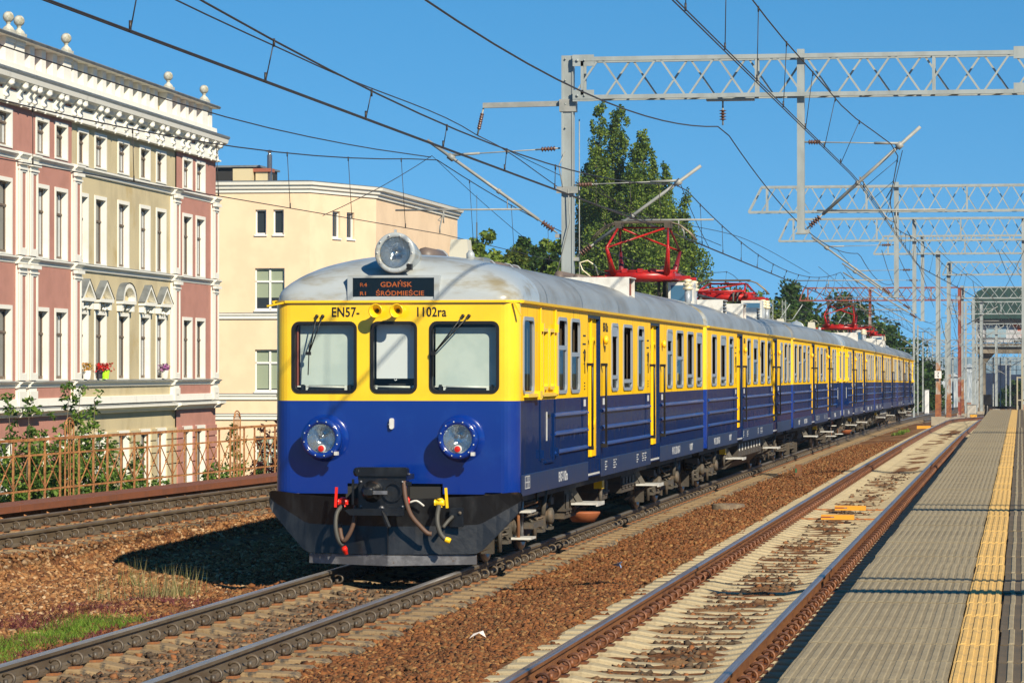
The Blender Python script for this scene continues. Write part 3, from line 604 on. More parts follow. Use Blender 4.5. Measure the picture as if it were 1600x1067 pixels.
    # ends with rounded corners
    def end(yend, sgn, rc, cabend):
        mb = MB(); pts = []
        for i in range(9):
            a = PI / 2 * i / 8; pts.append((HW - rc + rc * math.sin(a), yend + sgn * (rc - rc * math.cos(a))))
        for s in (1, -1):
            for (xa, ya), (xb, yb) in zip(pts, pts[1:]):
                for z0, z1, m in ((ZB, ZM, 1), (ZM, 3.112, 0)): mb.add([(s * xa, ya, z0), (s * xb, yb, z0), (s * xb, yb, z1), (s * xa, ya, z1)], [(0, 1, 2, 3)], m, True)
        xf_ = HW - rc
        if cabend:
            holes = [(-1.19, -.475, 2.07, 2.84), (-.265, .235, 2.07, 2.84), (.435, 1.19, 2.07, 2.84), (-.56, .56, 0, 1.0)]
            for a, b, c, d in cells(-xf_, xf_, ZB, 3.112, holes, ZM): mb.add([(a, yend, c), (b, yend, c), (b, yend, d), (a, yend, d)], [(0, 1, 2, 3)], 0 if c >= ZM - .001 else 1)
        else:
            for z0, z1, m in ((ZB, ZM, 1), (ZM, 3.112, 0)): mb.add([(-xf_, yend, z0), (xf_, yend, z0), (xf_, yend, z1), (-xf_, yend, z1)], [(0, 1, 2, 3)], m)
            mb.box(-.55, .55, min(yend, yend - sgn * .19), max(yend, yend - sgn * .19), .95, 3.0, 2)
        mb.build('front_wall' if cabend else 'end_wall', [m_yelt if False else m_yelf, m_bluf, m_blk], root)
    end(0, 1, .2 if cab else .17, cab); end(CL, -1, .17, False)
    # floor, seats, underframe
    mb = MB(); mb.box(-1.37, 1.37, .3, CL - .3, 1.04, 1.10, 0)
    mb.box(-1.25, 1.25, .5, CL - .3, .74, 1.0, 1); mb.build('floor', [m_dark, m_und], root)
    mb = MB()
    for y in np.arange(2.6 if cab else 1.0, CL - 1, 1.45):
        if any(abs(y - d) < 1.0 for d in doors): continue
        for s in (-1, 1): mb.box(s * .42, s * 1.34, y - .06, y + .06, 1.4, 2.12, 0); mb.box(s * .42, s * 1.34, y - .5, y + .5, 1.45, 1.54, 0)
    mb.build('seats', m_seat, root)
    for y in ((2.95, 17.8) if cab else (3.2, 18.05)): bogie(root, y)
    if cab:
        under_box(root, -1.1, 1.16, 5.6, 6.7, .34, .72); under_box(root, -1.1, 1.1, 9.3, 10.4, .42, .74); under_box(root, -1.0, 1.15, 11.6, 13.6, .45, .74)
        m_ = MB(); m_.lathe([(.0, 0), (.16, 0), (.24, .12), (.24, .14), (.0, .14)], (1.05, 8.2, .18), (0, 0, 1), 12); m_.prism([(0, .3), (0, .9), (.5, .3)], lambda u, v, t: (.9 + t, 8.2 + u - .25, v), 0, .02); m_.build('sand_box', mat('rust_bright', (.30, .09, .03), .7) if 'rust_bright' not in bpy.data.materials else bpy.data.materials['rust_bright'], root)
        for s in (1, -1):
            mb = MB()
            for z in (.62, .30): mb.box(s * 1.02, s * 1.36, 1.45, 1.85, z - .015, z + .01, 0)
            for y in (1.5, 1.78): mb.tube([(s * 1.2, y, .9), (s * 1.2, y, .28)], .022, 6, 1 if y > 1.6 else 2)
            mb.tube([(s * 1.25, 2.6, .85), (s * 1.3, 2.3, .7), (s * 1.2, 1.9, .66)], .015, 5, 2)
            mb.build('cab_ladder', [m_whi, m_stl, m_org], root)
    else:
        mb = MB(); f = lambda u, v, t: (u, t, v)
        for s in (1, -1):
            for i in range(8):
              mb = MB(); mb.prism([(s * 1.25, .84), (s * 1.28, .5), (s * 1.0, .25), (s * .9, .25), (s * .9, .84)], f, 8.3 + i * .72, 8.3 + i * .72 + .66, 0); mb.box(s * 1.272 - .008, s * 1.272 + .008, 8.55 + i * .72, 8.66 + i * .72, .62, .76, 1); mb.build('resistor_box', [m_und, m_whi], root)
        under_box(root, -1.1, 1.15, 14.6, 15.9, .40, .74)
    mb = MB(); mb.box(-.12, .12, -.22, .1, .86, 1.1, 0); mb.tube([(-.5, -.2, .8), (-.55, 0, .6), (-.5, .2, .8)], .03, 6, 0)
    if not cab: mb.build('coupling', m_und, root)
    y = 8.9 if cab else 5.9
    for s in (1, -1):
        mb = MB(); mb.box(s * 1.12, s * 1.24, y - .12, y + .1, .62, .80, 0); mb.tube([(s * 1.2, y, .64), (s * 1.2, y, .38)], .03, 6, 1); mb.tube([(s * 1.22, y + .1, .72), (s * 1.24, y + .25, .82)], .015, 5, 2)
        mb.build('brake_cock', [m_yelt, m_und2, m_redv], root)
m_yelf = mat('yellow_front_paint', (.88, .58, .015), .25, c2=(.84, .52, .012), ns=1.2, coat=.3)

def roof_vent(root, y, x0=.55, x1=1.34, ln=.62, louv=True):
    mb = MB(); zt = 3.69
    prof = [(x0, 3.5), (x0, zt), (x1, zt - .0), (x1, 3.36), (x1 - .12, 3.36)]
    for yy in (y, y + ln - .02):
        mb.prism([(x0, zt), (x1, zt), (x1, 3.30)] + [(x, 3.10 + roofz(x / HW, 0, 1)) for x in (1.25, 1.1, .9, .7, x0)], lambda u, v, t: (u, t, v), yy, yy + .02, 0)
    mb.box(x0, x1 + .02, y, y + ln, zt - .0, zt + .015, 0)
    mb.box(x1 - .06, x1 - .05, y + .02, y + ln - .02, 3.3, zt, 1)
    if louv:
        for i in range(5): mb.box(x1 - .03, x1, y + .02, y + ln - .02, 3.36 + i * .065, 3.375 + i * .065, 2)
    mb.build('roof_vent', [m_whi, m_dark if louv else m_rust, m_gry], root)
def torpedo(root, y, x=-.25):
    mb = MB(); mb.tube([(x, y - .55, 3.72), (x, y - .5, 3.74), (x, y + .5, 3.74), (x, y + .55, 3.72)], [.05, .13, .13, .05], 12, 0); mb.tube([(x, y + .38, 3.74), (x, y + .44, 3.74)], .14, 12, 1)
    mb.box(x - .08, x + .08, y - .3, y + .3, 3.6, 3.68, 0)
    mb.build('roof_ventilator', [mat('vent_brown', (.13, .10, .085), .5) if 'vent_brown' not in bpy.data.materials else bpy.data.materials['vent_brown'], m_gry], root)
def pantograph(root, y, up, hgt=5.10, zr=0.):
    P = empty('pantograph', (0, y, 0), parent=root); zb = 4.08; red = m_red; mb = MB()
    for dy in (-.55, .55): mb.tube([(-.62, dy, zb), (.62, dy, zb)], .085, 10, 0)
    for x in (-.62, .62): mb.box(x - .05, x + .05, -.62, .62, zb - .06, zb + .05, 0)
    for x in (-.3, 0, .25): mb.box(x - .05, x + .05, -.62, -.5, zb + .06, zb + .14, 0)
    mb.tube([(-.7, -.45, zb + .1), (.7, -.45, zb + .1)], .02, 6, 0)
    for x in (-.95, .95):
        mb.box(min(x, x * .6), max(x, x * .6), -.60, -.50, zb - .05, zb, 0); mb.box(min(x, x * .6), max(x, x * .6), .50, .60, zb - .05, zb, 0)
    mb.build('base_frame', red, P)
    for x in (-.9, .9):
        for dy in (-.55, .55):
            mb = MB(); mb.lathe([(.04, 0), (.10, .02), (.10, .05), (.05, .07), (.09, .09), (.09, .12), (.05, .14), (.08, .16), (.08, .19), (.04, .21)], (x, dy, zb - .27), n=12, m=0)
            mb.tube([(x, dy, 3.45), (x, dy, zb - .26)], .06, 8, 1); mb.build('insulator', [m_insul, m_gry], P)
    mb = MB()
    mb.tube([(-.95, -.6, zb), (-1.1, -.6, zb + .12), (-1.15, -.6, zb + .26), (-1.0, -.6, zb + .3), (-.85, -.6, zb + .2), (-.8, -.6, zb + .02)], .015, 6, 0)
    mb.build('earth_loop', [m_insul, m_gry], P)
    if up:
        kz = zb + (hgt - zb) * .50; tz = hgt - .10
        for s in (-1, 1):
            for x in (-.5, .5):
                a = MB(); a.tube([(x * 1.0, s * .55, zb), (x * 1.16, s * 1.05, kz)], [.07, .03], 8); a.build('lower_arm', m_rdd if s > 0 else red, P)
                a = MB(); a.tube([(x * 1.16, s * 1.05, kz), (x * .95, s * .12, tz)], .024, 6); a.build('upper_arm', m_rdd if s > 0 else red, P)
        a = MB(); a.tube([(-.58, -1.05, kz), (.475, -.12, tz)], .02, 6); a.tube([(.58, 1.05, kz), (-.475, .12, tz)], .02, 6); a.tube([(-.475, 0, tz), (.475, 0, tz)], .02, 6); a.build('cross_brace', red, P)
        a = MB()
        for x in (-.47, .47): a.box(x - .06, x + .06, -.2, .2, tz - .02, tz + .09); a.lathe([(.07, 0), (.07, .03), (.03, .04)], (x, 0, tz + .02), n=8)
        a.build('bow_mount', m_und, P); zt = hgt
    else:
        zt = zb + .42; a = MB()
        for s in (-1, 1):
            for x in (-.5, .5): a.tube([(x, s * .5, zb + .02), (x * 1.1, s * 1.7, zb + .1)], [.06, .03], 8); a.tube([(x * 1.1, s * 1.7, zb + .12), (x * .9, s * .1, zt - .08)], .024, 6)
            a.tube([(-.55, s * 1.7, zb + .1), (.55, s * 1.7, zb + .12)], .03, 6)
        a.tube([(-.55, -1.7, zb + .12), (.45, -.1, zt - .08)], .02, 6); a.tube([(-.45, 0, zt - .08), (.45, 0, zt - .08)], .025, 6); a.build('folded_arms', red, P)
    a = MB()
    for dy in (-.17, .17): a.tube([(-1.0, dy, zt - .34), (-.88, dy, zt - .2), (-.7, dy, zt - .06), (-.5, dy, zt), (.5, dy, zt), (.7, dy, zt - .06), (.88, dy, zt - .2), (1.0, dy, zt - .34)], .018, 6)
    a.box(-.55, .55, -.19, -.12, zt - .01, zt + .02); a.box(-.55, .55, .12, .19, zt - .01, zt + .02)
    for x in (-.5, .5): a.box(x - .02, x + .02, -.18, .18, zt - .03, zt)
    a.build('contact_bow', mat('bow_metal', (.16, .13, .09), .45, .5) if 'bow_metal' not in bpy.data.materials else bpy.data.materials['bow_metal'], P)
    return P
def cabinet(root, y):
    mb = MB(); mb.box(.45, .95, y, y + .5, 3.4, 3.98, 0); mb.box(.50, .9, y - .005, y, 3.62, 3.92, 1)
    mb.build('roof_cabinet', [m_whi, mat('cabinet_blue', (.05, .13, .22), .3) if 'cabinet_blue' not in bpy.data.materials else bpy.data.materials['cabinet_blue'], m_rub], root); mb = MB()
    for x in (.2, .3): mb.tube([(x, y + .6, 3.7), (x, y + .62, 4.15), (x + .06, y + .75, 4.3), (x + .1, y + .95, 4.1), (x + .1, y + 1.0, 3.7)], .03, 6, 2)
    mb.tube([(.5, y + .9, 3.6), (.55, y + 1.1, 4.2), (.7, y + 1.4, 4.1), (.75, y + 1.6, 3.6)], .03, 6, 2)
    mb.build('roof_cables', [m_whi, m_whi, m_rub], root, kind='stuff')
def cab_front(R, full=True):
    def F(u, v, t): return (u, -t, v)
    wins = [(-1.22, -.45, 'left'), (-.29, .26, 'mid'), (.405, 1.22, 'right')]
    for a, b, nm in wins:
        w = b - a; c = (a + b) / 2; h = .83; zc = 2.455
        mb = MB(); ring(mb, [(c + u, zc + v) for u, v in rrect(w, h, .085, 5)], [(c + u, zc + v) for u, v in rrect(w - .07, h - .07, .06, 5)], F, -.06, .014, 0)
        W = mb.build('windscreen', m_blk, R)
        mb = MB(); mb.add([(a + .03, .02, 2.06), (b - .03, .02, 2.06), (b - .03, .02, 2.85), (a + .03, .02, 2.85)], [(0, 1, 2, 3)]); mb.build('pane', m_glf, W)
        mb = MB()
        if nm == 'mid': mb.box(a + .05, b - .05, .11, .115, 2.21, 2.84, 1); mb.tube([(c - .015, .1, 2.20), (c, .1, 2.185), (c + .015, .1, 2.20)], .006, 5, 1)
        elif nm == 'left': mb.box(a + .075, b - .03, .11, .115, 2.13, 2.83, 0); mb.box(a + .04, a + .06, .08, .10, 2.10, 2.84, 2)
        else: mb.box(a + .05, b - .055, .11, .115, 2.12, 2.80, 0)
        mb.build('blind', [m_blind, m_blind2, m_rust], W)
        mb = MB()
        x0, x1 = (a + .16, b - .14) if nm != 'mid' else (a + .05, b - .05)
        mb.tube([(x0, .07, 2.115), (x1, .07, 2.110)], .013, 6, 0); mb.box(x0 - .01, x0 + .02, .06, .08, 2.07, 2.13, 0).box(x1 - .02, x1 + .01, .06, .08, 2.07, 2.13, 0)
        mb.box(a + .05, x0 - .03, .06, .08, 2.11, 2.125, 0); mb.box(x0 - .06, x0 - .03, .05, .09, 2.07, 2.14, 1).box(x1 + .03, x1 + .06, .05, .09, 2.07, 2.14, 1)
        mb.box(x0 + .02, x1 - .02, .05, .06, 2.075, 2.095, 1); mb.build('window_gear', [m_whi, m_blk], W)
    mb = MB(); mb.box(-1.36, 1.36, 1.45, 1.5, 1.1, 3.1, 0); mb.box(-1.2, 1.2, .16, .6, 1.1, 1.95, 1); mb.box(-.1, .15, .14, .3, 1.95, 2.15, 1); mb.build('cab_bulkhead', [m_dark, m_dark], R)
    # wipers
    for (px, pz, tx, tz, bx, b0, b1) in ((-.92, 2.93, -1.02, 2.50, -1.02, 2.25, 2.62), (.80, 2.93, .45, 2.50, .445, 2.23, 2.78)):
        mb = MB()
        for dx in (0, .07): mb.tube([(px + dx, -.035, pz), (tx + .012, -.045, tz)], .008, 5); mb.lathe([(.018, 0), (.022, .03), (.01, .04)], (px + dx, 0, pz), (0, -1, 0), 8)
        mb.tube([(bx, -.04, b0), (bx + .015, -.04, b1)], .007, 5); mb.box(tx - .025, tx + .035, -.055, -.03, tz - .02, tz + .02); mb.build('wiper', m_blk, R)
    # headlights
    for x in (-.82, .775):
        mb = MB(); mb.lathe([(.275, .0), (.265, .012), (.225, .02), (.222, .20), (.235, .215), (.235, .25), (.205, .262), (.170, .262), (.166, .24), (.17, .05)], (x, 0, 1.52), (0, -1, 0), 36, cap=False)
        for i in range(12):
            a = i * PI / 6 + .2; mb.lathe([(.009, 0), (.007, .01)], (x + .20 * math.cos(a), -.258, 1.52 + .20 * math.sin(a)), (0, -1, 0), 6, 1)
        mb.box(x + .16, x + .20, -.28, -.2, 1.33, 1.37, 1); H = mb.build('headlight', [m_bluf, m_whi], R)
        mb = MB(); mb.lathe([(.168, .235), (.150, .19), (.12, .14), (.07, .09), (.02, .07), (.001, .07)], (x, 0, 1.52), (0, -1, 0), 32, cap=False); mb.lathe([(.02, .08), (.026, .12), (.02, .15)], (x, 0, 1.55), (0, -1, 0), 10); mb.build('reflector', m_chr, H)
        mb = MB(); mb.lathe([(.046, .20), (.046, .243)], (x, 0, 1.52 - .115), (0, -1, 0), 16, 0); mb.lathe([(.036, .243), (.02, .25), (.004, .252)], (x, 0, 1.52 - .115), (0, -1, 0), 14, 1); mb.build('tail_lamp', [m_whi, m_redv], H)
        mb = MB(); mb.grid([[(x + r_ * math.cos(a), -h_, 1.52 + r_ * math.sin(a)) for a in np.linspace(0, 2 * PI, 33)] for r_, h_ in ((.167, .246), (.11, .258), (.001, .263))]); mb.build('lens', m_gll, H)
    mb = MB(); z = 3.66; y0 = -.02
    pts = [(.235, .0), (.238, .03), (.232, .06), (.225, .10), (.225, .22), (.21, .45), (.17, .8), (.10, 1.15), (.03, 1.4)]
    mb.lathe([(.180, .06), (.180, .0), (.19, -.01), (.225, -.01)] + pts, (0, y0, z), (0, 1, -.06), 36, cap=False)
    for i in range(10): a = i * PI / 5; mb.lathe([(.010, 0), (.008, .012)], (.207 * math.cos(a), y0 - .012, z + .207 * math.sin(a)), (0, -1, 0), 6, 1)
    mb.box(-.012, .012, y0 + .02, y0 + .05, z + .23, z + .27, 0); mb.box(.14, .20, y0 - .02, y0 + .06, z - .2, z - .13, 2); T = mb.build('top_headlight', [m_rooff, m_whi, m_blk], R)
    mb = MB(); mb.lathe([(.176, .03), (.155, .09), (.12, .14), (.07, .18), (.02, .20), (.001, .20)], (0, y0, z), (0, 1, 0), 32, cap=False); mb.lathe([(.022, .17), (.028, .12), (.02, .09)], (0, y0, z), (0, 1, 0), 10); mb.build('reflector', m_chr, T)
    mb = MB(); mb.grid([[(r_ * math.cos(a), y0 + h_, z + r_ * math.sin(a)) for a in np.linspace(0, 2 * PI, 33)] for r_, h_ in ((.178, .012), (.11, -.004), (.001, -.008))]); mb.build('lens', m_gll, T)
    # destination display
    c = -.02; mb = MB(); ring(mb, [(c - .54, 3.10), (c + .54, 3.10), (c + .54, 3.40), (c - .54, 3.40)], [(c - .48, 3.128), (c + .48, 3.128), (c + .48, 3.372), (c - .48, 3.372)], F, -.45, .012, 0)
    D = mb.build('destination_display', m_rooff, R)
    mb = MB(); mb.box(c - .485, c + .485, .005, .02, 3.12, 3.378, 0); mb.build('screen', m_led, D)
    for t, sz, dx, zz in (('GDAŃSK', .080, .03, 3.268), ('ŚRÓDMIEŚCIE', .076, .075, 3.168), ('R4', .06, -.355, 3.272), ('R1', .06, -.355, 3.172)):
        me = text_mesh(t, sz, m_amb, 'led_text', sx=1.12 if dx > 0 else 1.3); obj('led_text', me, D, (c + dx, .003, zz), (PI / 2, 0, 0))
    # horns
    for x in (-.19, .055):
        mb = MB(); mb.lathe([(.03, 0), (.028, .06), (.034, .12), (.055, .17), (.078, .20), (.082, .205), (.07, .2), (.04, .14), (.02, .10)], (x, 0, 2.99), (0, -1, -.02), 20, 0); mb.lathe([(.02, .1), (.018, .13)], (x, 0, 2.99), (0, -1, 0), 8, 1); mb.build('horn', [m_yelt, m_blk], R)
    mb = MB(); mb.prism([(-1.30, 0), (1.30, 0), (1.42, .12), (1.47, .2), (1.42, .2), (1.28, .04), (-1.28, .04), (-1.42, .2), (-1.47, .2), (-1.42, .12)], lambda u, v, t: (u, v - .03, t), 3.085, 3.11)
    mb.bar((-1.3, .0, 3.09), (-1.52, .02, 3.05), .03, .02); mb.bar((1.38, .02, 3.09), (1.47, .01, 2.93), .02, .02); mb.build('front_gutter', m_yelt, R)
    # numbers
    me = text_mesh('EN57-', .155, m_txk, 'number_text', sx=.80); obj('number_text', me, R, (-.585, -.003, 2.925), (PI / 2, 0, 0))
    me = text_mesh('1102ra', .155, m_txk, 'number_text', sx=.80); obj('number_text', me, R, (.42, -.003, 2.925), (PI / 2, 0, 0))
    mb = MB(); mb.prism(rrect(.05, .125, .02, 3, -.035, 1.69), F, 0, .04, 0); mb.tube([(-.075, -.01, 1.68), (-.06, -.03, 1.68)], .012, 6, 1); mb.build('socket', [m_whi, m_gry], R)
    for x in (-1.3, -.98, .98, 1.3):
        pass
    # plough
    mb = MB(); yf = lambda x: -.42 + .40 * (abs(x) / 1.49) ** 1.2
    for s in (-1, 1):
        prof = [(0, .84, .205), (.3, .84, .205), (.5, .845, .205), (.9, .865, .205), (.985, .87, .21), (1.05, .875, .245), (1.2, .89, .40), (1.35, .905, .56), (1.44, .91, .66), (1.475, .90, .72), (1.49, .87, .80)]
        for d, rev in ((0, 0), (.02, 1)):
            vs = [p for x, zt, zb in prof for p in ((s * x, yf(x) + d, zt), (s * x, yf(x) + .04 + d, (zt + zb) / 2), (s * x, yf(x) + d, zb))]
            mb.add(vs, [(3 * i + k, 3 * i + 3 + k, 3 * i + 4 + k, 3 * i + 1 + k) for i in range(len(prof) - 1) for k in (0, 1)], 0)
        mb.add([(s * .985, yf(.985) + .03, .21), (s * 1.05, yf(1.05) + .03, .245), (s * 1.05, .4, .245), (s * .985, .4, .21)], [(0, 1, 2, 3)], 0)
    mb.box(-.006, .006, -.43, -.41, .2, .84, 0); Pw = mb.build('snow_plough', m_blp, R)
    mb = MB()
    for s in (-1, 1): mb.add([(0, -.43, .075), (s * .98, -.14, .085), (s * .98, -.14, .195), (0, -.43, .195), (0, -.40, .075), (s * .98, -.11, .085), (s * .98, -.11, .195), (0, -.40, .195)], [(0, 1, 2, 3), (4, 5, 6, 7), (0, 1, 5, 4), (3, 2, 6, 7), (1, 2, 6, 5)], 0)
    mb.build('plough_blade', m_stl, Pw)
    # coupler
    C = empty('coupler', (-.03, 0, 0), parent=R); mb = MB(); y = -.62
    mb.box(-.27, .27, y, y + .06, .72, 1.08, 0)
    mb.prism(rrect(.60, .10, .03, 3, 0, 1.155), F, .52, .64, 0); mb.box(-.28, .28, y + .02, y + .5, 1.06, 1.12, 0)
    ring(mb, [(.13 + .115 * math.cos(a), .93 + .115 * math.sin(a)) for a in np.linspace(0, 2 * PI, 25)[:-1]], [(.13 + .088 * math.cos(a), .93 + .088 * math.sin(a)) for a in np.linspace(0, 2 * PI, 25)[:-1]], F, .3, .65, 0)
    mb.lathe([(.125, 0), (.11, .06), (.07, .16), (.055, .2), (.02, .21)], (-.11, y, .93), (0, -1, 0), 20, 0); mb.box(-.16, -.06, y - .25, y - .18, .90, .96, 0); mb.box(-.10, .10, y - .20, y - .14, .905, .945, 1)
    mb.prism([(-.36, .66), (-.42, .72), (-.30, .74), (.27, .74), (.27, .66)], F, .60, .68, 0)
    for x in (-.24, .24):
        for z in (.76, 1.04): mb.lathe([(.016, 0), (.014, .015)], (x, y, z), (0, -1, 0), 6, 1)
    mb.lathe([(.03, 0), (.028, .03)], (-.0, y, .74), (0, -1, 0), 10, 1); mb.bar((-.33, y - .01, .78), (-.33, y - .01, 1.07), .025, m=0); mb.box(-.35, -.26, y, y + .04, .99, 1.02, 0); mb.box(.26, .34, y, y + .04, 1.0, 1.04, 0)
    mb.bar((.0, y - .03, .74), (.11, y - .12, .53), .035, .03, 0); mb.box(-.2, .2, y + .06, .3, .74, 1.04, 0)
    mb.tube([(-.27, y + .04, 1.15), (-.30, y - .0, 1.15)], .05, 8, 0); mb.tube([(.29, y, 1.13), (.33, y - .03, 1.13)], .012, 6, 1)
    mb.build('coupler_head', [m_blp, m_stl], C)
    mb = MB(); mb.box(-.56, .56, .04, .1, .6, 1.02); mb.build('coupler_pocket', m_dark, C)
    # brake hoses and cocks
    def hose(pts, r, m, nm='brake_hose'):
        P_ = [Vector(p) for p in pts]; out = []
        for i in range(len(P_) - 1):
            p0 = P_[max(i - 1, 0)]; p1 = P_[i]; p2 = P_[i + 1]; p3 = P_[min(i + 2, len(P_) - 1)]
            for t in (0, .25, .5, .75): out.append(.5 * ((2 * p1) + (p2 - p0) * t + (2 * p0 - 5 * p1 + 4 * p2 - p3) * t * t + (3 * p1 - p0 - 3 * p2 + p3) * t ** 3))
        out.append(P_[-1]); b = MB(); b.tube(out, r, 8); b.build(nm, m, R)
    hose([(-.52, -.40, .77), (-.575, -.50, .68), (-.58, -.55, .52), (-.55, -.55, .38), (-.50, -.53, .31)], .026, m_rub)
    hose([(-.50, -.53, .34), (-.54, -.5, .44), (-.55, -.45, .55)], .024, m_rubb)
    hose([(-.36, -.50, .76), (-.36, -.55, .62), (-.40, -.56, .48), (-.47, -.56, .37), (-.51, -.55, .40), (-.54, -.5, .50)], .026, m_rubb)
    hose([(.22, -.60, 1.05), (.245, -.62, .85), (.30, -.6, .67), (.40, -.56, .54), (.48, -.54, .46), (.53, -.53, .45)], .028, m_rubb)
    hose([(.595, -.42, .76), (.59, -.50, .66), (.60, -.53, .55), (.64, -.53, .44), (.70, -.52, .38)], .028, m_rub)
    hose([(.74, -.36, .64), (.70, -.44, .59), (.65, -.48, .52)], .022, m_rub); hose([(.26, -.45, .80), (.34, -.45, .82), (.42, -.42, .76)], .012, m_whi, 'brake_cable'); hose([(.20, -.5, .75), (.26, -.5, .86), (.25, -.5, .76)], .012, m_redv, 'brake_cable')
    for x, m, s in ((-.52, m_redv, -1), (.60, m_yelt, 1)):
        mb = MB(); mb.lathe([(.035, -.06), (.045, -.03), (.045, .03), (.03, .06)], (x, -.40, .80), (1, 0, 0), 10); mb.lathe([(.032, 0), (.03, .09), (.038, .1)], (x, -.40, .75), (0, -.2, 1), 10); mb.bar((x + s * .09, -.42, .74), (x + s * .075, -.43, .97), .02, .03)
        mb.box(x - .06, x + .06, -.43, -.36, .77, .83); mb.build('brake_cock', m, R)
    mb = MB(); mb.lathe([(.03, 0), (.036, .03), (.03, .06)], (-.49, -.54, .30), (.4, 0, -1), 10); mb.lathe([(.03, .05), (.02, .10)], (-.49, -.54, .30), (.4, 0, -1), 10); mb.build('hose_coupling', m_redv, R)
    mb = MB(); mb.lathe([(.03, 0), (.036, .03), (.03, .06)], (.69, -.53, .39), (.8, 0, -.3), 10); mb.build('hose_coupling', m_yelt, R)
    mb = MB(); mb.box(.70, .86, -.33, -.30, .52, .74, 0); mb.lathe([(.02, 0), (.02, .02)], (.82, -.33, .68), (0, -1, 0), 8, 1); mb.build('hose_bracket', [m_blp, m_und2], R)
    mb = MB(); mb.prism([(1.3, .72), (1.5, .78), (1.5, .9), (1.3, .9)], lambda u, v, t: (u - .25, t, v), .0, .1); mb.build('step_bracket', m_und, R)

CARLAB = ['yellow and blue railcar with round headlights and grey roof at the head of the train',
          'second railcar, carrying the raised pantograph nearest the camera on its roof',
          'third railcar, just ahead of the bright full-height cab end in the middle of the train',
          'fourth railcar, whose bright cab end faces the third car',
          'fifth railcar, with the smaller raised pantograph far down the train',
          'last and smallest railcar at the far end of the train']
Y0 = 35.85
for n in range(6):
    kind = 'mid' if n % 3 == 1 else 'cab'; flip = n % 3 == 2
    y = Y0 + 21.66 * n
    R = empty('railcar', (0, y + (CL if flip else 0), -drop(y + CL / 2)), PI if flip else 0, label=CARLAB[n], cat='railcar', group='cars of the yellow and blue train')
    R.rotation_euler.x = 0
    a = -(drop(y + CL) - drop(y)) / CL
    R.rotation_euler = (a if not flip else -a, 0, PI if flip else 0); R.location.z = -drop(y) if not flip else -drop(y + CL)
    body(R, kind, n)
    if kind == 'cab':
        cab_front(R)
        for yy in ((4.2, 6.6, 8.0, 9.6, 10.3) if not flip else (5, 9, 13)): torpedo(R, yy, -.35 if not flip else .35)
        roof_vent(R, 11.4, .0, 1.30, .70, False)
        mb = MB(); mb.prism([(-.13, 0), (.13, 0), (.10, .26), (-.10, .26)], lambda u, v, t: (.28 + u, t, 3.66 + v), 2.6, 2.9); mb.build('roof_antenna', mat('antenna_plastic', (.55, .52, .42), .5) if 'antenna_plastic' not in bpy.data.materials else bpy.data.materials['antenna_plastic'], R)
        mb = MB(); mb.tube([(.62, 1.5, 3.58), (.62, 1.5, 3.70), (.62, 1.5, 3.74)], [.05, .05, .02], 10); mb.build('roof_knob', m_rooff, R)
        mb = MB(); mb.box(-.2, .2, 4.9, 5.4, 3.66, 3.78); mb.build('roof_hatch', m_roof, R)
        if n == 0:
            mb = MB(); mb.tube([(-.3, 15.0, 3.66), (-.3, 15.0, 3.84), (-.3, 20.5, 3.84), (-.2, 20.8, 3.7)], .08, 8); mb.tube([(.0, 15.0, 3.80), (.0, 20.6, 3.80), (.2, 20.8, 3.62)], .07, 8); mb.build('roof_cable_duct', bpy.data.materials['vent_brown'], R)
        for q in (19.8,): pass
    else:
        pantograph(R, 2.45, True, 5.12 if n == 1 else 5.05); pantograph(R, 19.7, False); cabinet(R, 2.6); cabinet(R, 18.3)
        roof_vent(R, 5.2, .2, 1.25, .8); roof_vent(R, 9.0, 0, 1.32, .7, False); roof_vent(R, 13.2, .2, 1.25, .8)
        mb = MB(); mb.tube([(.1, 6, 3.95), (.1, 17, 3.95)], .03, 6)
        for yy in (6, 9, 12, 15): mb.lathe([(.05, 0), (.09, .05), (.04, .1), (.08, .15), (.03, .28)], (.1, yy, 3.66), n=8)
        mb.build('roof_busbar', m_rub, R)

# ------------------------------------------------------------------ bridge parapet girder and iron fence on the left
def W(px, py, y):                                          # the point that far down the line which lies in the direction measured on the site photograph
    f = 4944.; fw = Vector((-math.sin(YAW) * math.cos(PIT), math.cos(YAW) * math.cos(PIT), math.sin(PIT))); rt = Vector((math.cos(YAW), math.sin(YAW), 0)); up = rt.cross(fw)
    d = fw + rt * (px - 800) / f - up * (py - 533.5) / f
    return Vector((CX, 0, CZ)) + d * (y / d.y)
GA = -math.atan(.057)
GD = empty('bridge_girder', (xF(38), 38, 0), GA, label='long rust brown steel girder along the bridge edge below the fence', cat='girder')
for i in range(14):
    y = i * 4.3; mb = MB(); L = 4.28
    mb.box(-.62, 0, y, y + L, .155, .24 + .002 * i); mb.box(-.03, .008, y, y + L, .143, .155)
    for q in (.5, 2.1, 3.7): mb.box(-.28, -.22, y + q, y + q + .12, .24, .252)
    mb.box(-.005, .012, y + L - .06, y + L, .145, .245); mb.build('girder_section', m_beam, GD)
mb = MB()
for i in range(62):
    y = i * .97; mb.add([(-.02, y, .02), (.05, y + .02, .02), (.05, y + .07, .02), (-.02, y + .08, .03), (-.02, y, .10), (.02, y + .04, .075), (-.02, y + .08, .09)], [(0, 1, 2, 3), (0, 4, 5, 1), (1, 5, 2), (2, 5, 6, 3)])
mb.build('girder_bracket', m_fen, GD, kind='stuff')
mb = MB(); mb.box(-.5, -.15, 0, 60, -.6, .15); mb.build('girder_web_shaded', m_und, GD)  # recessed web coloured dark to stand for the shadowed gap below the girder
FN = empty('iron_fence', (xF(38) - .86, 38, 0), GA, label='rusty orange iron railing with crossed bars and ornate posts', cat='fence')
orn = [3.7, 13.0, 22.3, 31.6]
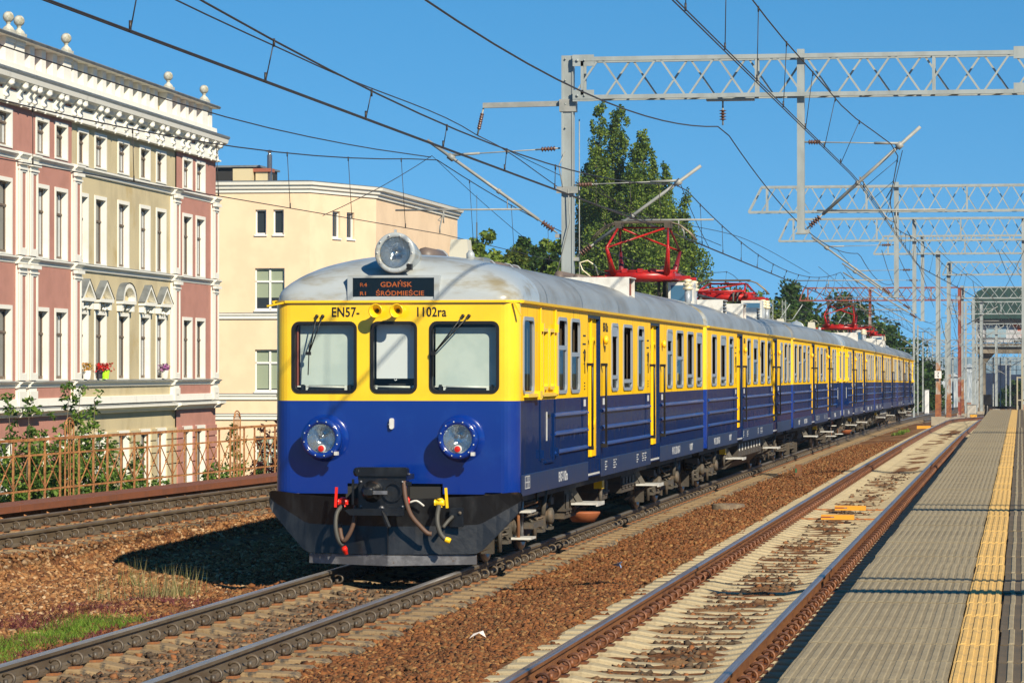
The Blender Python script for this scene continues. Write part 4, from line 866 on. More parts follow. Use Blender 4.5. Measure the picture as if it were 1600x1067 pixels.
mb = MB(); mb.bar((0, 0, 1.18), (0, 46, 1.18), .045, .045); mb.build('top_rail', m_fen, FN)
for z in (.93, .36): mb = MB(); mb.bar((0, 0, z), (0, 46, z), .02, .03); mb.build('cross_rail', m_fen, FN)
bm = MB(); bm.box(-.014, .014, -.016, .016, .0, 1.16); bme = bm.mesh('baluster', m_fen)
xm = MB(); xm.bar((.0, .02, .38), (.0, .68, .92), .012, .018).bar((.012, .68, .38), (.012, .02, .92), .012, .018); xm.lathe([(.03, -.015), (.03, .015)], (0, .35, .65), (1, 0, 0), 8); xme = xm.mesh('crossed_bars', m_fen)
om = MB()
for y in (-.20, .20): om.bar((0, y, 0), (0, y, 1.40), .022)
for y in (-.04, .04): om.bar((0, y, 0), (0, y, 1.18), .012)
for z in (.14, .42, .70, .98):
    for s in (-1, 1): om.tube([(0, s * (.10 + .035 * math.cos(a)), z + .05 * math.sin(a)) for a in np.linspace(0, 5.2, 9)], .006, 4)
om.tube([(0, .20 * math.cos(a), 1.36 + .15 * math.sin(a)) for a in np.linspace(0, PI, 13)], .012, 5); om.tube([(0, -.2, 1.36), (0, -.16, 1.40), (0, -.1, 1.44)], .016, 5); om.tube([(0, .2, 1.36), (0, .16, 1.40), (0, .1, 1.44)], .016, 5)
for y in (-.08, 0, .08): om.bar((0, y, 1.2), (0, y, 1.48 - abs(y)), .011)
ome = om.mesh('ornate_post', m_fen)
y = .1
while y < 45:
    near = [o for o in orn if abs(y - o) < .36]
    if near: obj('ornate_post', ome, FN, (0, near[0], 0)); y = near[0] + .46; obj('baluster', bme, FN, (0, y, 0)); y += .0
    else: obj('baluster', bme, FN, (0, y, 0), (random.uniform(-.006, .006), 0, 0))
    if not [o for o in orn if y < o < y + .9]: obj('crossed_bars', xme, FN, (0, y, 0))
    y += .70

# ------------------------------------------------------------------ pink and cream tenement
m_pink = mat('pink_render', (.46, .215, .165), .9, c2=(.40, .185, .14), ns=1.2, thr=(.4, .7), bump=.1, bs=20, c3=(.44, .24, .19), ns3=.6, thr3=(.6, .8))
m_crm = mat('cream_render', (.56, .47, .285), .9, c2=(.46, .385, .235), ns=.8, st=(1, 1, .5), thr=(.4, .7), c3=(.46, .35, .17), ns3=.5, thr3=(.55, .75))
m_stu = mat('white_stucco', (.78, .76, .68), .85, c2=(.62, .60, .54), ns=1.5, st=(1, 1, .4), thr=(.55, .8), bump=.1, bs=15)
m_sto = mat('old_stone', (.50, .49, .42), .9, c2=(.25, .24, .17), ns=6, thr=(.45, .65))
m_zinc = mat('zinc_sheet', (.17, .185, .19), .5, c2=(.11, .12, .125), ns=2, thr=(.4, .7)); m_wood = mat('brown_window_wood', (.14, .10, .07), .6)
T = empty('tenement', (-25.37, 125.0, 0), .0204, label='tall pink and cream tenement with white window surrounds and ball finials', cat='building')
WN = [(-39.2, -37.6), (-36.6, -35.0), (-32.9, -31.3), (-29.5, -27.92), (-25.33, -23.8), (-23.12, -21.58), (-20.2, -18.82), (-18.03, -16.46), (-14.97, -13.37), (-11.88, -10.33), (-9.47, -7.94), (-5.55, -3.99), (-3.4, -1.83)]
FL = [(9.37, 10.62), (5.97, 8.42), (1.95, 4.37), (-2.4, .12)]
SEC = [(-42, -21.05, 0, .05), (-21.05, -6.5, 1, 0.), (-6.5, 0, 0, .05)]
for a0, b0, mi, off in SEC:
    mb = MB(); holes = [(a + .1, b - .1, z0 + .04, z1 - .08) for a, b in WN for z0, z1 in FL]
    for a, b, c, d in cells(a0, b0, -4.6, 12.0, holes): mb.add([(off, a, c), (off, b, c), (off, b, d), (off, a, d)], [(0, 1, 2, 3)])
    if mi == 0:                                            # rusticated ground floor blocks
        mb2 = MB()
    mb.build('wall', m_pink if mi == 0 else m_crm, T)
mb = MB(); mb.box(-12, -.45, -42, -.02, -4.6, 12.0); mb.build('building_core', m_crm, T)
for z in (.12, -.35, -.82, -1.29, -1.76, -2.23):
    for a0, b0, mi, off in SEC:
        holes = [(a + .02, b - .02, -9, 9) for a, b in WN]
        for a, b, c, d in cells(max(a0, -30), b0, z - .44, z - .02, holes): MB().box(off, off + .07, a + .01, b - .01, c, d).build('stone_block', m_pink if mi == 0 else m_crm, T)
def tw_mesh(w, h):
    mb = MB(); f = lambda u, v, t: (t, u, v); o = [(-w / 2, 0), (w / 2, 0), (w / 2, h), (-w / 2, h)]; i_ = [(-w / 2 + .13, .06), (w / 2 - .13, .06), (w / 2 - .13, h - .13), (-w / 2 + .13, h - .13)]
    ring(mb, o, i_, f, -.20, .03, 0)
    fr = MB(); b, t = w / 2 - .13, h - .13; zt = h * .64
    for a, c in ((-b, -b + .07), (b - .07, b), (-.035, .035)): fr.box(-.22, -.17, a, c, .06, t)
    for z in (.06, zt - .05, t - .07): fr.box(-.23, -.16, -b, b, z, z + .1)
    fr.box(-.20, -.14, -b, b, zt - .02, zt + .03)
    g = MB(); g.box(-.21, -.20, -b, b, .06, t); c = MB(); c.box(-.198, -.194, -b + .08, -b + .34, .1, t - .1); c.box(-.198, -.194, b - .3, b - .08, .1, t - .1)
    return mb.mesh('window_surround', m_stu), fr.mesh('window_frame', m_wood), g.mesh('pane', m_glb), c.mesh('curtain', m_cur)
TM = {}
for fi, (z0, z1) in enumerate(FL):
    for wi, (a, b) in enumerate(WN):
        if fi == 3 and wi < 3: continue
        off = 0 if -21 < a < -7 else .05; k = (round(b - a, 2), round(z1 - z0, 2))
        if k not in TM: TM[k] = tw_mesh(*k)
        w = obj('window', TM[k][0], T, (off, (a + b) / 2, z0)); obj('window_frame', TM[k][1], w); obj('pane', TM[k][2], w)
        if (fi * 5 + wi * 3) % 4 < 2: obj('curtain', TM[k][3], w)
def molding(name, s0, s1, prof, mats, ms, parent=T):
    mb = MB(); n = len(prof); vs = [(o, s0, z) for o, z in prof] + [(o, s1, z) for o, z in prof]
    for i in range(n): mb.add([vs[i], vs[(i + 1) % n], vs[n + (i + 1) % n], vs[n + i]], [(0, 1, 2, 3)], ms[i] if i < len(ms) else 0)
    mb.add([vs[i] for i in range(n)], [tuple(range(n))]).add([vs[n + i] for i in range(n)], [tuple(range(n))[::-1]])
    return mb.build(name, mats, parent)
for z0, z1, pr in ((9.02, 9.34, .20), (5.70, 6.0, .20), (1.71, 1.97, .22), (.76, 1.10, .36)):
    molding('string_course', -42, .25, [(0, z0), (pr * .35, z0 + .03), (pr * .5, z0 + .12), (pr, z0 + .2), (pr, z1 - .06), (0, z1)], [m_stu, m_zinc], [0, 0, 0, 0, 1, 1])
    for s in (-27.1, -25.9, -20.72, -6.85, -.42): molding('string_course_break', s - .48, s + .48, [(0, z0 - .002), (pr * .35 + .12, z0 + .028), (pr * .5 + .12, z0 + .118), (pr + .12, z0 + .198), (pr + .12, z1 - .058), (0, z1 + .004)], [m_stu, m_zinc], [0, 0, 0, 0, 1, 1])
molding('skirt_band', -42, .1, [(0, 1.12), (.14, 1.12), (.12, 1.36), (0, 1.38)], [m_stu], [0])
molding('main_cornice', -42, .5, [(0, 11.30), (.22, 11.34), (.28, 11.46), (.44, 11.52), (.48, 11.68), (.54, 11.74), (.54, 11.80), (0, 11.88)], [m_stu, m_zinc], [0, 0, 0, 0, 0, 1, 1])
molding('frieze_panel', -42, .1, [(0, 10.82), (.16, 10.82), (.12, 11.22), (0, 11.22)], [m_stu], [0])
molding('frieze_rail', -42, .18, [(0, 10.74), (.24, 10.76), (.24, 10.83), (0, 10.85)], [m_stu, m_zinc], [0, 0, 1])
molding('parapet_base', -42, .0, [(-.5, 11.8), (.12, 11.8), (.10, 12.1), (-.5, 12.1)], [m_stu], [0])
molding('coping', -42, .15, [(-.5, 12.92), (.2, 12.9), (.24, 12.98), (.2, 13.02), (-.5, 13.05)], [m_stu, m_zinc], [0, 1, 1, 1])
for a, b, m in ((-42, -21.4, m_pink), (-21.4, -7.0, m_crm), (-7.0, -.05, m_pink)): mb = MB(); mb.box(-.45, -.28, a, b, 12.1, 12.9); mb.build('parapet_panel', m, T)
bm = MB(); bm.box(-.28, -.06, -.25, .25, 12.1, 12.9); bme2 = bm.mesh('parapet_pier', m_stu)
for s in (-29.6, -25.3, -24.0, -22.7, -20.2, -18.95, -17.7, -16.5, -15.3, -14.1, -12.85, -11.6, -10.4, -9.2, -5.7, -4.35, -3.05, -.4): obj('parapet_pier', bme2, T, (0, s, 0))
bm = MB(); bm.box(-.28, .0, -.45, .45, 12.1, 12.9); bm.box(-.3, .04, -.5, .5, 12.78, 12.9); ped = bm.mesh('parapet_pedestal', m_stu)
fm = MB(); fm.box(-.25, .15, -.22, .22, 13.04, 13.14); fm.lathe([(.2, 13.14), (.16, 13.22), (.07, 13.3), (.06, 13.36), (.09, 13.38), (.06, 13.40)], (-.05, 0, 0), n=12)
fm.lathe([(.18 * math.cos(a), 13.56 + .18 * math.sin(a)) for a in np.linspace(-1.45, 1.5, 11)], (-.05, 0, 0), n=16); fin = fm.mesh('ball_finial', m_sto)
for s in (-28.0, -26.84, -21.4, -7.4, -1.6): obj('parapet_pedestal', ped, T, (0, s, 0)); obj('ball_finial', fin, T, (0, s, 0))
bk = MB(); bk.prism([(.1, 10.86), (.19, 10.9), (.22, 11.0), (.19, 11.08), (.24, 11.16), (.36, 11.28), (.38, 11.46), (.1, 11.46)], lambda u, v, t: (u, t, v), -.11, .11); bk.box(.1, .42, -.16, .16, 11.42, 11.5)
bk.lathe([(.05, 0), (.09, .04), (.09, .10), (.04, .13)], (.2, 0, 10.72), n=8); bk.tube([(.36, -.17, 11.36), (.36, .17, 11.36)], .085, 8); bk.tube([(.20, -.12, 10.98), (.20, .12, 10.98)], .06, 8); bkm = bk.mesh('bracket', m_stu)
for s in (-29, -27.5, -26.5, -25.9, -24.8, -23.4, -22.8, -21.2, -20.5, -18.5, -17.7, -16.1, -14.5, -13.0, -11.4, -9.9, -9.2, -7.5, -6.0, -5.1, -3.6, -2.9, -1.5, -.5): obj('bracket', bkm, T, (0, s, 0))
for z0, z1 in ((6.0, 9.02), (1.97, 5.70), (1.12, 1.72)):
    for s in (-33.5, -27.1, -25.9, -20.72, -6.85, -.42):
        mb = MB(); mb.box(0, .16, s - .40, s + .40, z0, z1 - .002, 0); mb.box(.16, .20, s - .42, s - .14, z0, z1 - .1, 0).box(.16, .20, s + .30, s + .42, z0, z1 - .1, 0).box(.16, .20, s - .14, s + .30, z0, z0 + .22, 0).box(.16, .20, s - .14, s + .3, z1 - .35, z1 - .1, 0)
        if z1 - z0 > 1: mb.box(.16, .24, s - .44, s + .44, z1 - .28, z1 - .22, 0); mb.box(.16, .30, s - .48, s + .48, z1 - .12, z1 - .004, 0)
        mb.box(.161, .166, s - .13, s + .29, z0 + .24, z1 - .37, 1); mb.build('pilaster', [m_stu, m_pink], T)
for i, (a, b) in enumerate(WN[6:11]):
    c = (a + b) / 2; h = (b - a) / 2 + .06; mb = MB()
    mb.box(0, .26, c - h - .06, c + h + .06, 4.68, 4.80, 0); mb.box(0, .2, c - h, c - h + .2, 4.42, 4.68, 0).box(0, .2, c + h - .2, c + h, 4.42, 4.68, 0)
    for k in range(14): mb.lathe([(.05, 0), (.07, .04), (.02, .07)], (.06, c + random.uniform(-h + .2, h - .2), 4.42 + random.random() * .22), (1, 0, 0), 6, 0)
    if i != 2:
        for s in (-1, 1): mb.prism([(c + s * (h + .08), 4.80), (c, 5.42), (c, 5.30), (c + s * (h - .12), 4.80)], lambda u, v, t: (t, u, v), 0, .26, 0); mb.add([(.28, c + s * (h + .12), 4.81), (.28, c, 5.46), (0, c, 5.46), (0, c + s * (h + .12), 4.81)], [(0, 1, 2, 3)], 1)
    else:
        P = np.linspace(0, PI, 11)
        mb.prism([(c + (h + .06) * math.cos(t), 4.8 + .62 * math.sin(t)) for t in P] + [(c + (h - .12) * math.cos(t), 4.8 + .48 * math.sin(t)) for t in P[::-1]], lambda u, v, t: (t, u, v), 0, .26, 0)
        mb.grid([[(o, c + (h + .10) * math.cos(t), 4.81 + .66 * math.sin(t)) for t in P] for o in (0, .28)], 1)
    mb.build('window_pediment', [m_stu, m_zinc], T)
# flower pots on the third-floor ledge
def pot(s, col, fl, lab, w=.16):
    c = Vector((-25.37, 125.0, 0)) + Matrix.Rotation(.0204, 3, 'Z') @ Vector((.12, s, 1.99))
    r = empty('flower_pot', c, label=lab, cat='flower pot'); mb = MB(); mb.lathe([(w * .75, 0), (w, .3), (w * .9, .3)], n=12); mb.build('pot', mat('pot_' + lab.split()[0], col, .4), r)
    V = []; F = []
    for k in range(170):
        p = Vector((random.gauss(0, .10), random.gauss(0, .17), .38 + random.uniform(-.12, .16))); q = .05
        for _ in range(4): V.append(p + Vector((random.uniform(-q, q), random.uniform(-q, q), random.uniform(-q, q))))
        F.append((4 * k, 4 * k + 1, 4 * k + 2, 4 * k + 3))
    obj('blossom', npmesh('blossom', [tuple(v) for v in V], F, leafmat('blossom_' + lab.split()[0], fl)), r)
G_ = (.05, .12, .02)
pot(-17.0, (.35, .75, .02), [(0, (.7, .01, .02)), (1, G_), (.6, (.8, .02, .03))], 'lime green pot of red geraniums on the tenement ledge')
pot(-17.75, (.03, .03, .04), [(0, (.7, .01, .02)), (1, G_), (.5, (.6, .02, .02))], 'dark pot of red flowers beside the lime green pot', .12)
pot(-19.4, (.75, .75, .72), [(0, (.8, .3, .02)), (1, G_), (.4, (.7, .4, .05))], 'white pot with orange flowers on the leftmost cream window ledge')
pot(-8.6, (.6, .58, .5), [(0, (.45, .12, .40)), (1, G_), (.7, (.55, .2, .5))], 'pale pot of purple flowers in the cream window nearest the right pilaster')

# ------------------------------------------------------------------ plain yellow building behind
m_ycr = mat('pale_yellow_render', (.80, .60, .40), .9, c2=(.74, .55, .365), ns=.6, bump=.05, bs=20); m_wwin = mat('white_window_paint', (.75, .75, .72), .5)
H2 = empty('apartment_house', (-27.13, 150.0, 0), 0, label='plain pale yellow building with white cornice behind the tenement', cat='building')
PT = [(-13.0, -.9), (0, 0), (2.12, 5.7), (2.25, 28.0), (-12, 30)]          # plan, local
def face(p, q, holes, nm='wall', z0=-4.6, z1=10.95):
    p = Vector((*p, 0)); q = Vector((*q, 0)); L = (q - p).length; d = (q - p).normalized(); mb = MB()
    for a, b, c, e in cells(0, L, z0, z1, holes): mb.add([p + d * a + Vector((0, 0, c)), p + d * b + Vector((0, 0, c)), p + d * b + Vector((0, 0, e)), p + d * a + Vector((0, 0, e))], [(0, 1, 2, 3)])
    mb.build(nm, m_ycr, H2); return p, d
L1 = math.hypot(13, .9); hs1 = [(L1 - 2.66, L1 - 2.12, 8.87, 10.09), (L1 - 1.78, L1 - 1.26, 8.87, 10.09)] + [(L1 - 2.68, L1 - 1.22, z, z + 2.05) for z in (5.2, 1.25)] + [(L1 - 2.68, L1 - 1.22, -3.2, -.9)] + [(L1 - 7.5, L1 - 6.0, z, z + 2.05) for z in (5.2, 1.25)]
p1, d1 = face(PT[0], PT[1], hs1)
L2 = math.hypot(2.12, 5.7); hs2 = [(2.05, 2.75, 8.78, 10.1), (3.35, 4.05, 8.78, 10.1)]
p2_, d2 = face(PT[1], PT[2], hs2); face(PT[2], PT[3], []); face(PT[3], PT[4], []); face(PT[4], PT[0], [])
for P_, d, hs_ in ((p1, d1, hs1), (p2_, d2, hs2)):
    ang = math.atan2(d.y, d.x)
    for a, b, z0, z1 in hs_:
        w, h = b - a, z1 - z0; mb = MB(); f = lambda u, v, t: (u, -t, v)
        ring(mb, [(0, 0), (w, 0), (w, h), (0, h)], [(.07, .09), (w - .07, .09), (w - .07, h - .07), (.07, h - .07)], f, -.22, -.12, 0); mb.box(-.04, w + .04, -.07, .1, -.07, 0, 0)
        if w > 1: mb.box(w / 2 - .05, w / 2 + .05, .12, .2, 0, h, 0); mb.box(0, w, .12, .2, h * .66, h * .66 + .09, 0)
        ring(mb, [(0, 0), (w, 0), (w, h), (0, h)], [(.004, .004), (w - .004, .004), (w - .004, h - .004), (.004, h - .004)], f, -.24, .0, 1)
        wo = mb.build('window', [m_wwin, m_ycr], H2, P_ + d * a + Vector((0, 0, z0)), (0, 0, ang))
        mb = MB(); mb.box(.02, w - .02, .19, .2, .02, h - .02); mb.build('pane', m_glb, wo)
        mb = MB()
        if w > 1: mb.box(.08, w - .08, .185, .188, .62 if z0 > 3 else .15, h - .05); mb.build('blind', mat('green_blind', (.26, .31, .22), .8) if 'green_blind' not in bpy.data.materials else bpy.data.materials['green_blind'], wo)
def around(nm, prof, mats, ms):
    pts = [Vector((*q, 0)) for q in PT[:4]]; nrm = []
    for i, q in enumerate(pts):
        n = Vector((0, 0, 0))
        for j in (i - 1, i):
            if 0 <= j < 3: e = (pts[j + 1] - pts[j]).normalized(); n += Vector((e.y, -e.x, 0))
        nrm.append(n.normalized())
    mb = MB()
    for k in range(len(prof) - 1): mb.grid([[q + n * prof[k + e][0] + Vector((0, 0, prof[k + e][1])) for q, n in zip(pts, nrm)] for e in (0, 1)], ms[k], False)
    mb.build(nm, mats, H2)
around('cornice', [(0, 10.9), (.08, 10.92), (.1, 11.05), (.2, 11.1), (.24, 11.24), (.34, 11.28), (.38, 11.42), (.38, 11.46), (-.3, 11.52)], [m_stu, m_zinc], [0, 0, 0, 0, 0, 0, 1, 1])
for z in (4.77, .85, -.12): around('string_course', [(0, z), (.10, z + .02), (.10, z + .18), (.17, z + .2), (.17, z + .26), (0, z + .32)], [m_stu, m_zinc], [0, 0, 0, 0, 1])
mb = MB(); mb.add([(*q, 11.5) for q in PT], [(0, 1, 2, 3, 4)]); mb.build('roof', m_zinc, H2)
mb = MB(); mb.box(-8.5, -4.0, 6, 10, 11.5, 12.55, 0); mb.box(-8.7, -3.9, 5.8, 10.2, 12.55, 12.65, 1); mb.build('roof_box', [m_dark, m_zinc], H2)
mb = MB(); mb.box(-5.0, -4.0, 4.6, 5.6, 11.5, 12.4, 0); mb.box(-3.9, -3.2, 4.9, 5.6, 11.5, 12.25, 0); mb.box(-4.0, -3.1, 4.8, 5.7, 12.25, 12.42, 1); mb.build('chimney', [m_crm, mat('brick_red', (.30, .09, .05), .8)], H2)
mb = MB(); mb.lathe([(.13, 11.5), (.13, 13.1), (.09, 13.1), (.09, 13.25), (.22, 13.27), (.12, 13.33), (.01, 13.36)], (-3.2, 5.0, 0), n=16); mb.build('flue', mat('stainless', (.5, .52, .55), .25, .9), H2)

# ------------------------------------------------------------------ overhead line: gantries, cantilevers, wires
m_galvs = m_galv
def truss(parent, y, x0, x1, zb, zt, m, pitch=1.22, slant=.5, dep=.42, w=.07, nbr=999):
    for z, a, b in ((zb, x0, x1), (zt, x0 + slant, x1)):
        for dy in (-dep / 2, dep / 2): mb = MB(); mb.bar((a, y + dy, z), (b, y + dy, z), w, w * 1.15); mb.build('chord', m, parent)
    n = int((x1 - x0) / pitch); k = 0
    for dy, ph in ((-dep / 2, 0), (dep / 2, .5)):
        for i in range(n):
            a = x0 + slant + (i + ph) * pitch
            if a + pitch > x1: break
            mb = MB(); mb.bar((a, y + dy, zb), (a + pitch * .45, y + dy, zt), .04, .04); mb.build('brace', m, parent)
            mb = MB(); mb.bar((a + pitch * .5, y + dy, zt), (a + pitch * .95, y + dy, zb), .04, .04); mb.build('brace', m, parent)
    for x in np.arange(x0 + slant + .2, x1, 3.66):
        mb = MB()
        for dy in (-dep / 2, dep / 2): mb.bar((x, y + dy, zb), (x, y + dy, zt), .06)
        mb.bar((x, y - dep / 2, zb), (x, y + dep / 2, zb), .05); mb.bar((x, y - dep / 2, zt), (x, y + dep / 2, zt), .05); mb.build('frame', m, parent, kind=None)
    for dy in (-dep / 2, dep / 2):
        if slant: mb = MB(); mb.bar((x0, y + dy, zb), (x0 + slant, y + dy, zt), .05); mb.build('brace', m, parent)
    mb = MB()
    for i in range(int((x1 - x0) / .9)):
        mb.bar((x0 + .9 * i, y - dep / 2, zb), (x0 + .9 * i + .9, y + dep / 2, zb), .03)
    mb.build('bottom_lacing', m, parent)
def column(parent, x, y, z0, z1, m, w=.24, rust=0., foot=True, name='column'):
    mb = MB(); t = .03
    mb.box(x - w / 2, x - w / 2 + t, y - w / 2, y + w / 2, z0 + rust, z1, 0); mb.box(x + w / 2 - t, x + w / 2, y - w / 2, y + w / 2, z0 + rust, z1, 0); mb.box(x - w / 2 + t, x + w / 2 - t, y - w / 2 + .02, y - w / 2 + .045, z0 + rust, z1, 0)
    if rust:
        mb.box(x - w / 2, x + w / 2, y - w / 2, y + w / 2, z0, z0 + rust, 1); mb.box(x - w / 2 - .03, x + w / 2 + .03, y - w / 2 - .02, y + w / 2, z0, z0 + rust * .42, 2)
    mb.build(name, [m, m_galr, m_rust2], parent)
    if foot: mb = MB(); mb.box(x - .32, x + .32, y - .35, y + .35, z0 - .5, z0 + .02); mb.build('footing', m_conc, parent)
m_rust2 = mat('rusty_base', (.28, .10, .035), .75, c2=(.18, .06, .03), ns=5)
def insul(mb, p, q, r=.07, n=6, m=1):
    p, q = Vector(p), Vector(q); d = q - p; mb.tube([p, q], .02, 6, 0)
    L = d.length; prof = []
    for i in range(n): h = L * (.2 + .6 * i / n); prof += [(.03, h), (r, h + L * .03), (r, h + L * .05), (.03, h + L * .08)]
    mb.lathe(prof, p, d, 8, m)
def bracket(name, lab, y, ax, az, tip, tie_z, wire, steady, s, grp='bracket arms holding the overhead wires', r=.035):
    """hinged tube arm from a mast: ax,az hinge; tip (x,z); tie rod height; steady arm list"""
    r_ = empty(name, (ax, y, az), label=lab, cat='bracket arm', group=grp)
    o = Vector((ax, y, az)); L = lambda x, z, dy=0: Vector((x, y + dy, z)) - o
    t = Vector((tip[0] - ax, 0, tip[1] - az)); mb = MB(); st = t * .14
    mb.tube([t * .16, t], r, 8, 0); mb.tube([t * .80, t * .84], r * 2.0, 8, 0); mb.tube([t * .45, t * .47], r * 1.5, 8, 0); mb.build('arm_tube', m_galt, r_)
    mb = MB(); insul(mb, t * .02, t * .17, .07, 5); mb.box(-.1, .1, -.06, .06, -.06, .02, 0); mb.build('insulator', [m_galt, m_brn], r_)
    mb = MB(); a = L(ax, tie_z); b = t * .84; mb.tube([a, b], .014, 6, 0); insul(mb, a, a + (b - a) * .22, .055, 5); mb.tube([b - (b - a) * .28, b], .03, 6, 0); mb.build('tie_rod', [m_galt, m_brn], r_)
    if steady:
        (x0, x1, z0), (cx, cz) = steady
        mb = MB(); mb.tube([L(x0, z0), L(x1, z0)], .022, 6); q_ = x0 + (x1 - x0) * .12; mb.tube([L(q_, z0), t * max(.2, min(.75, (q_ - ax) / t.x))], .010, 4); mb.build('steady_bar', m_galt, r_)
        e = x0 + (x1 - x0) * .62
        mb = MB(); mb.tube([L(e, z0), L(e, z0 - .28), L(e - .12 * (1 if cx > e else -1) * -1, z0 - .22), L(e + (cx - e) * .3, z0 - .12), L(cx, cz + .12), L(cx, cz + .01)], .016, 6); mb.build('registration_arm', m_galt, r_)
    return r_
m_galt = mat('galvanised_tube', (.24, .25, .235), .5, c2=(.30, .30, .28), ns=5, thr=(.4, .6))
def sagf(pts):                                             # piecewise curve through (y, x, z)
    ys_, xs_, zs_ = zip(*pts)
    def f(y):
        i = min(max(np.searchsorted(ys_, y) - 1, 0), len(ys_) - 2); h = ys_[i + 1] - ys_[i]; t = (y - ys_[i]) / h
        m = lambda k: (zs_[min(k + 1, len(zs_) - 1)] - zs_[max(k - 1, 0)]) / (ys_[min(k + 1, len(zs_) - 1)] - ys_[max(k - 1, 0)])
        z = (2 * t**3 - 3 * t**2 + 1) * zs_[i] + (t**3 - 2 * t**2 + t) * h * m(i) + (-2 * t**3 + 3 * t**2) * zs_[i + 1] + (t**3 - t**2) * h * m(i + 1)
        return Vector((xs_[i] + (xs_[i + 1] - xs_[i]) * t, y, z))
    return f
def span(pts, sag, n=14):                                  # supports (y,x,z), parabola with sag between them
    def f(y):
        for (a, xa, za), (b, xb, zb), sg in zip(pts, pts[1:], sag):
            if y <= b: break
        t = (y - a) / (b - a); return Vector((xa + (xb - xa) * t, y, za + (zb - za) * t - 4 * sg * t * (1 - t)))
    return f
def wire(parent, f, y0, y1, r, name, m=None, step=2.5, dx=0):
    n = max(2, int((y1 - y0) / step)); mb = MB(); mb.tube([f(y0 + (y1 - y0) * i / n) + Vector((dx, 0, 0)) for i in range(n + 1)], r, 5, 0, False); mb.build(name, m or m_wire, parent)
def droppers(parent, fa, fb, ys_, r=.006):
    for y in ys_:
        a, b = fa(y), fb(y)
        if a.z - b.z < .1: continue
        mb = MB(); mb.tube([a + Vector((0, 0, .02)), a - Vector((0, 0, .06))], .013, 5); mb.tube([b + Vector((0, 0, .09)), b], .013, 5); mb.tube([a, b], r, 4); mb.build('dropper', m_wire, parent)
def line(lab, fm, fc, y0, y1, ds, twin=True, grp='overhead lines above the tracks'):
    L = empty('overhead_line', fc(y0), label=lab, cat='overhead line', group=grp); L.location = (0, 0, 0)
    wire(L, fm, y0, y1, .011, 'messenger_wire')
    for dx in ((-.02, .02) if twin else (0,)): wire(L, fc, y0, y1, .0085, 'contact_wire', dx=dx, step=6)
    droppers(L, fm, fc, ds); return L
GY = [66, 117, 140, 153]
fAc = span([(2, .2, 5.10), (13, -.15, 5.10), (66, .12, 5.08), (125, -.2, 5.05), (182, .2, 4.8), (240, -.1, 4.4), (330, 0, 3.7)], [0] * 6)
fAm = span([(2, .1, 5.9), (13, 0, 6.25), (66, .06, 6.20), (125, 0, 6.15), (182, 0, 5.9), (240, 0, 5.5), (330, 0, 4.8)], [.1, .86, .86, .8, .8, .8])
line('pair of contact wires directly above the train with its carrying wire', fAm, fAc, 2.2, 320, list(np.arange(16, 64, 4.6)) + list(np.arange(70, 180, 5.2)) + list(np.arange(184, 300, 9)))
fCc = span([(4, -7.75, 5.1), (40.7, -6.2, 5.1), (66, -5.1, 5.2), (125, -4.5, 5.0), (182, -4.2, 4.8), (300, -4.2, 4.0)], [0] * 5)
fCm = span([(4, -7.7, 7.3), (18, -7.1, 6.8), (66, -5.2, 6.80), (125, -4.4, 6.2), (182, -4.2, 5.9), (300, -4.2, 5.2)], [.1, .92, .8, .8, .8])
line('contact wire and carrying wire over the track beside the fence', fCm, fCc, 6, 290, list(np.arange(20, 64, 4.3)) + list(np.arange(70, 180, 5.4)), False)
fBc = span([(2, 3.1, 6.5), (33, 3.44, 6.30), (66, 3.79, 6.2), (117, 3.3, 6.1), (153, 4.6, 5.9), (205, 6.4, 5.5), (330, 9, 4.5)], [0] * 6)
fBm = sagf([(2, 3.2, 8.2), (30, 3.42, 7.45), (46, 3.6, 7.25), (58.7, 3.95, 7.05), (66, 4.6, 6.86), (78, 3.9, 6.45), (92, 3.5, 6.4), (117, 3.4, 6.9), (135, 4.2, 6.4), (153, 4.7, 6.8), (180, 5.6, 6.1), (205, 6.5, 6.4), (330, 9, 5.2)])
line('contact wires and carrying wire climbing over the rusty track', fBm, fBc, 2.2, 320, list(np.arange(14, 64, 4.2)) + list(np.arange(68, 150, 4.6)))
fEm = span([(2, .9, 7.4), (8, .9, 7.4), (66, .94, 7.40), (118.7, 1.05, 6.66), (153, 1.0, 6.5), (240, .5, 6.0)], [0, 1.2, .75, .5, .8])
L = empty('feeder_cable', (0, 0, 0), label='single feeder cable hanging from the insulator under the nearest gantry beam', cat='cable'); wire(L, fEm, 2.2, 238, .013, 'cable')
fG = sagf([(4, -7.9, 7.6), (28, -6.8, 6.9), (40, -6.25, 6.62), (50, -5.8, 6.46), (58, -5.45, 6.55), (66, -5.28, 6.82)])
L = empty('feeder_cable', (0, 0, 0), label='loose cable running left from the top of the left bracket arm', cat='cable'); wire(L, fG, 4, 66, .011, 'cable')
fH = sagf([(2, -1.6, 7.4), (26, -2.3, 6.7), (44, -3.0, 6.75), (66, -4.26, 7.26), (80, -3.9, 6.6), (117, -3.2, 7.2), (153, -3, 6.9)])
L = empty('feeder_cable', (0, 0, 0), label='cable hung from the insulator string at the end of the left crossbar', cat='cable'); wire(L, fH, 2.2, 152, .011, 'cable')
L = empty('stitch_wires', (0, 0, 0), label='slack crossing jumper wires left of the gantry mast', cat='cable')
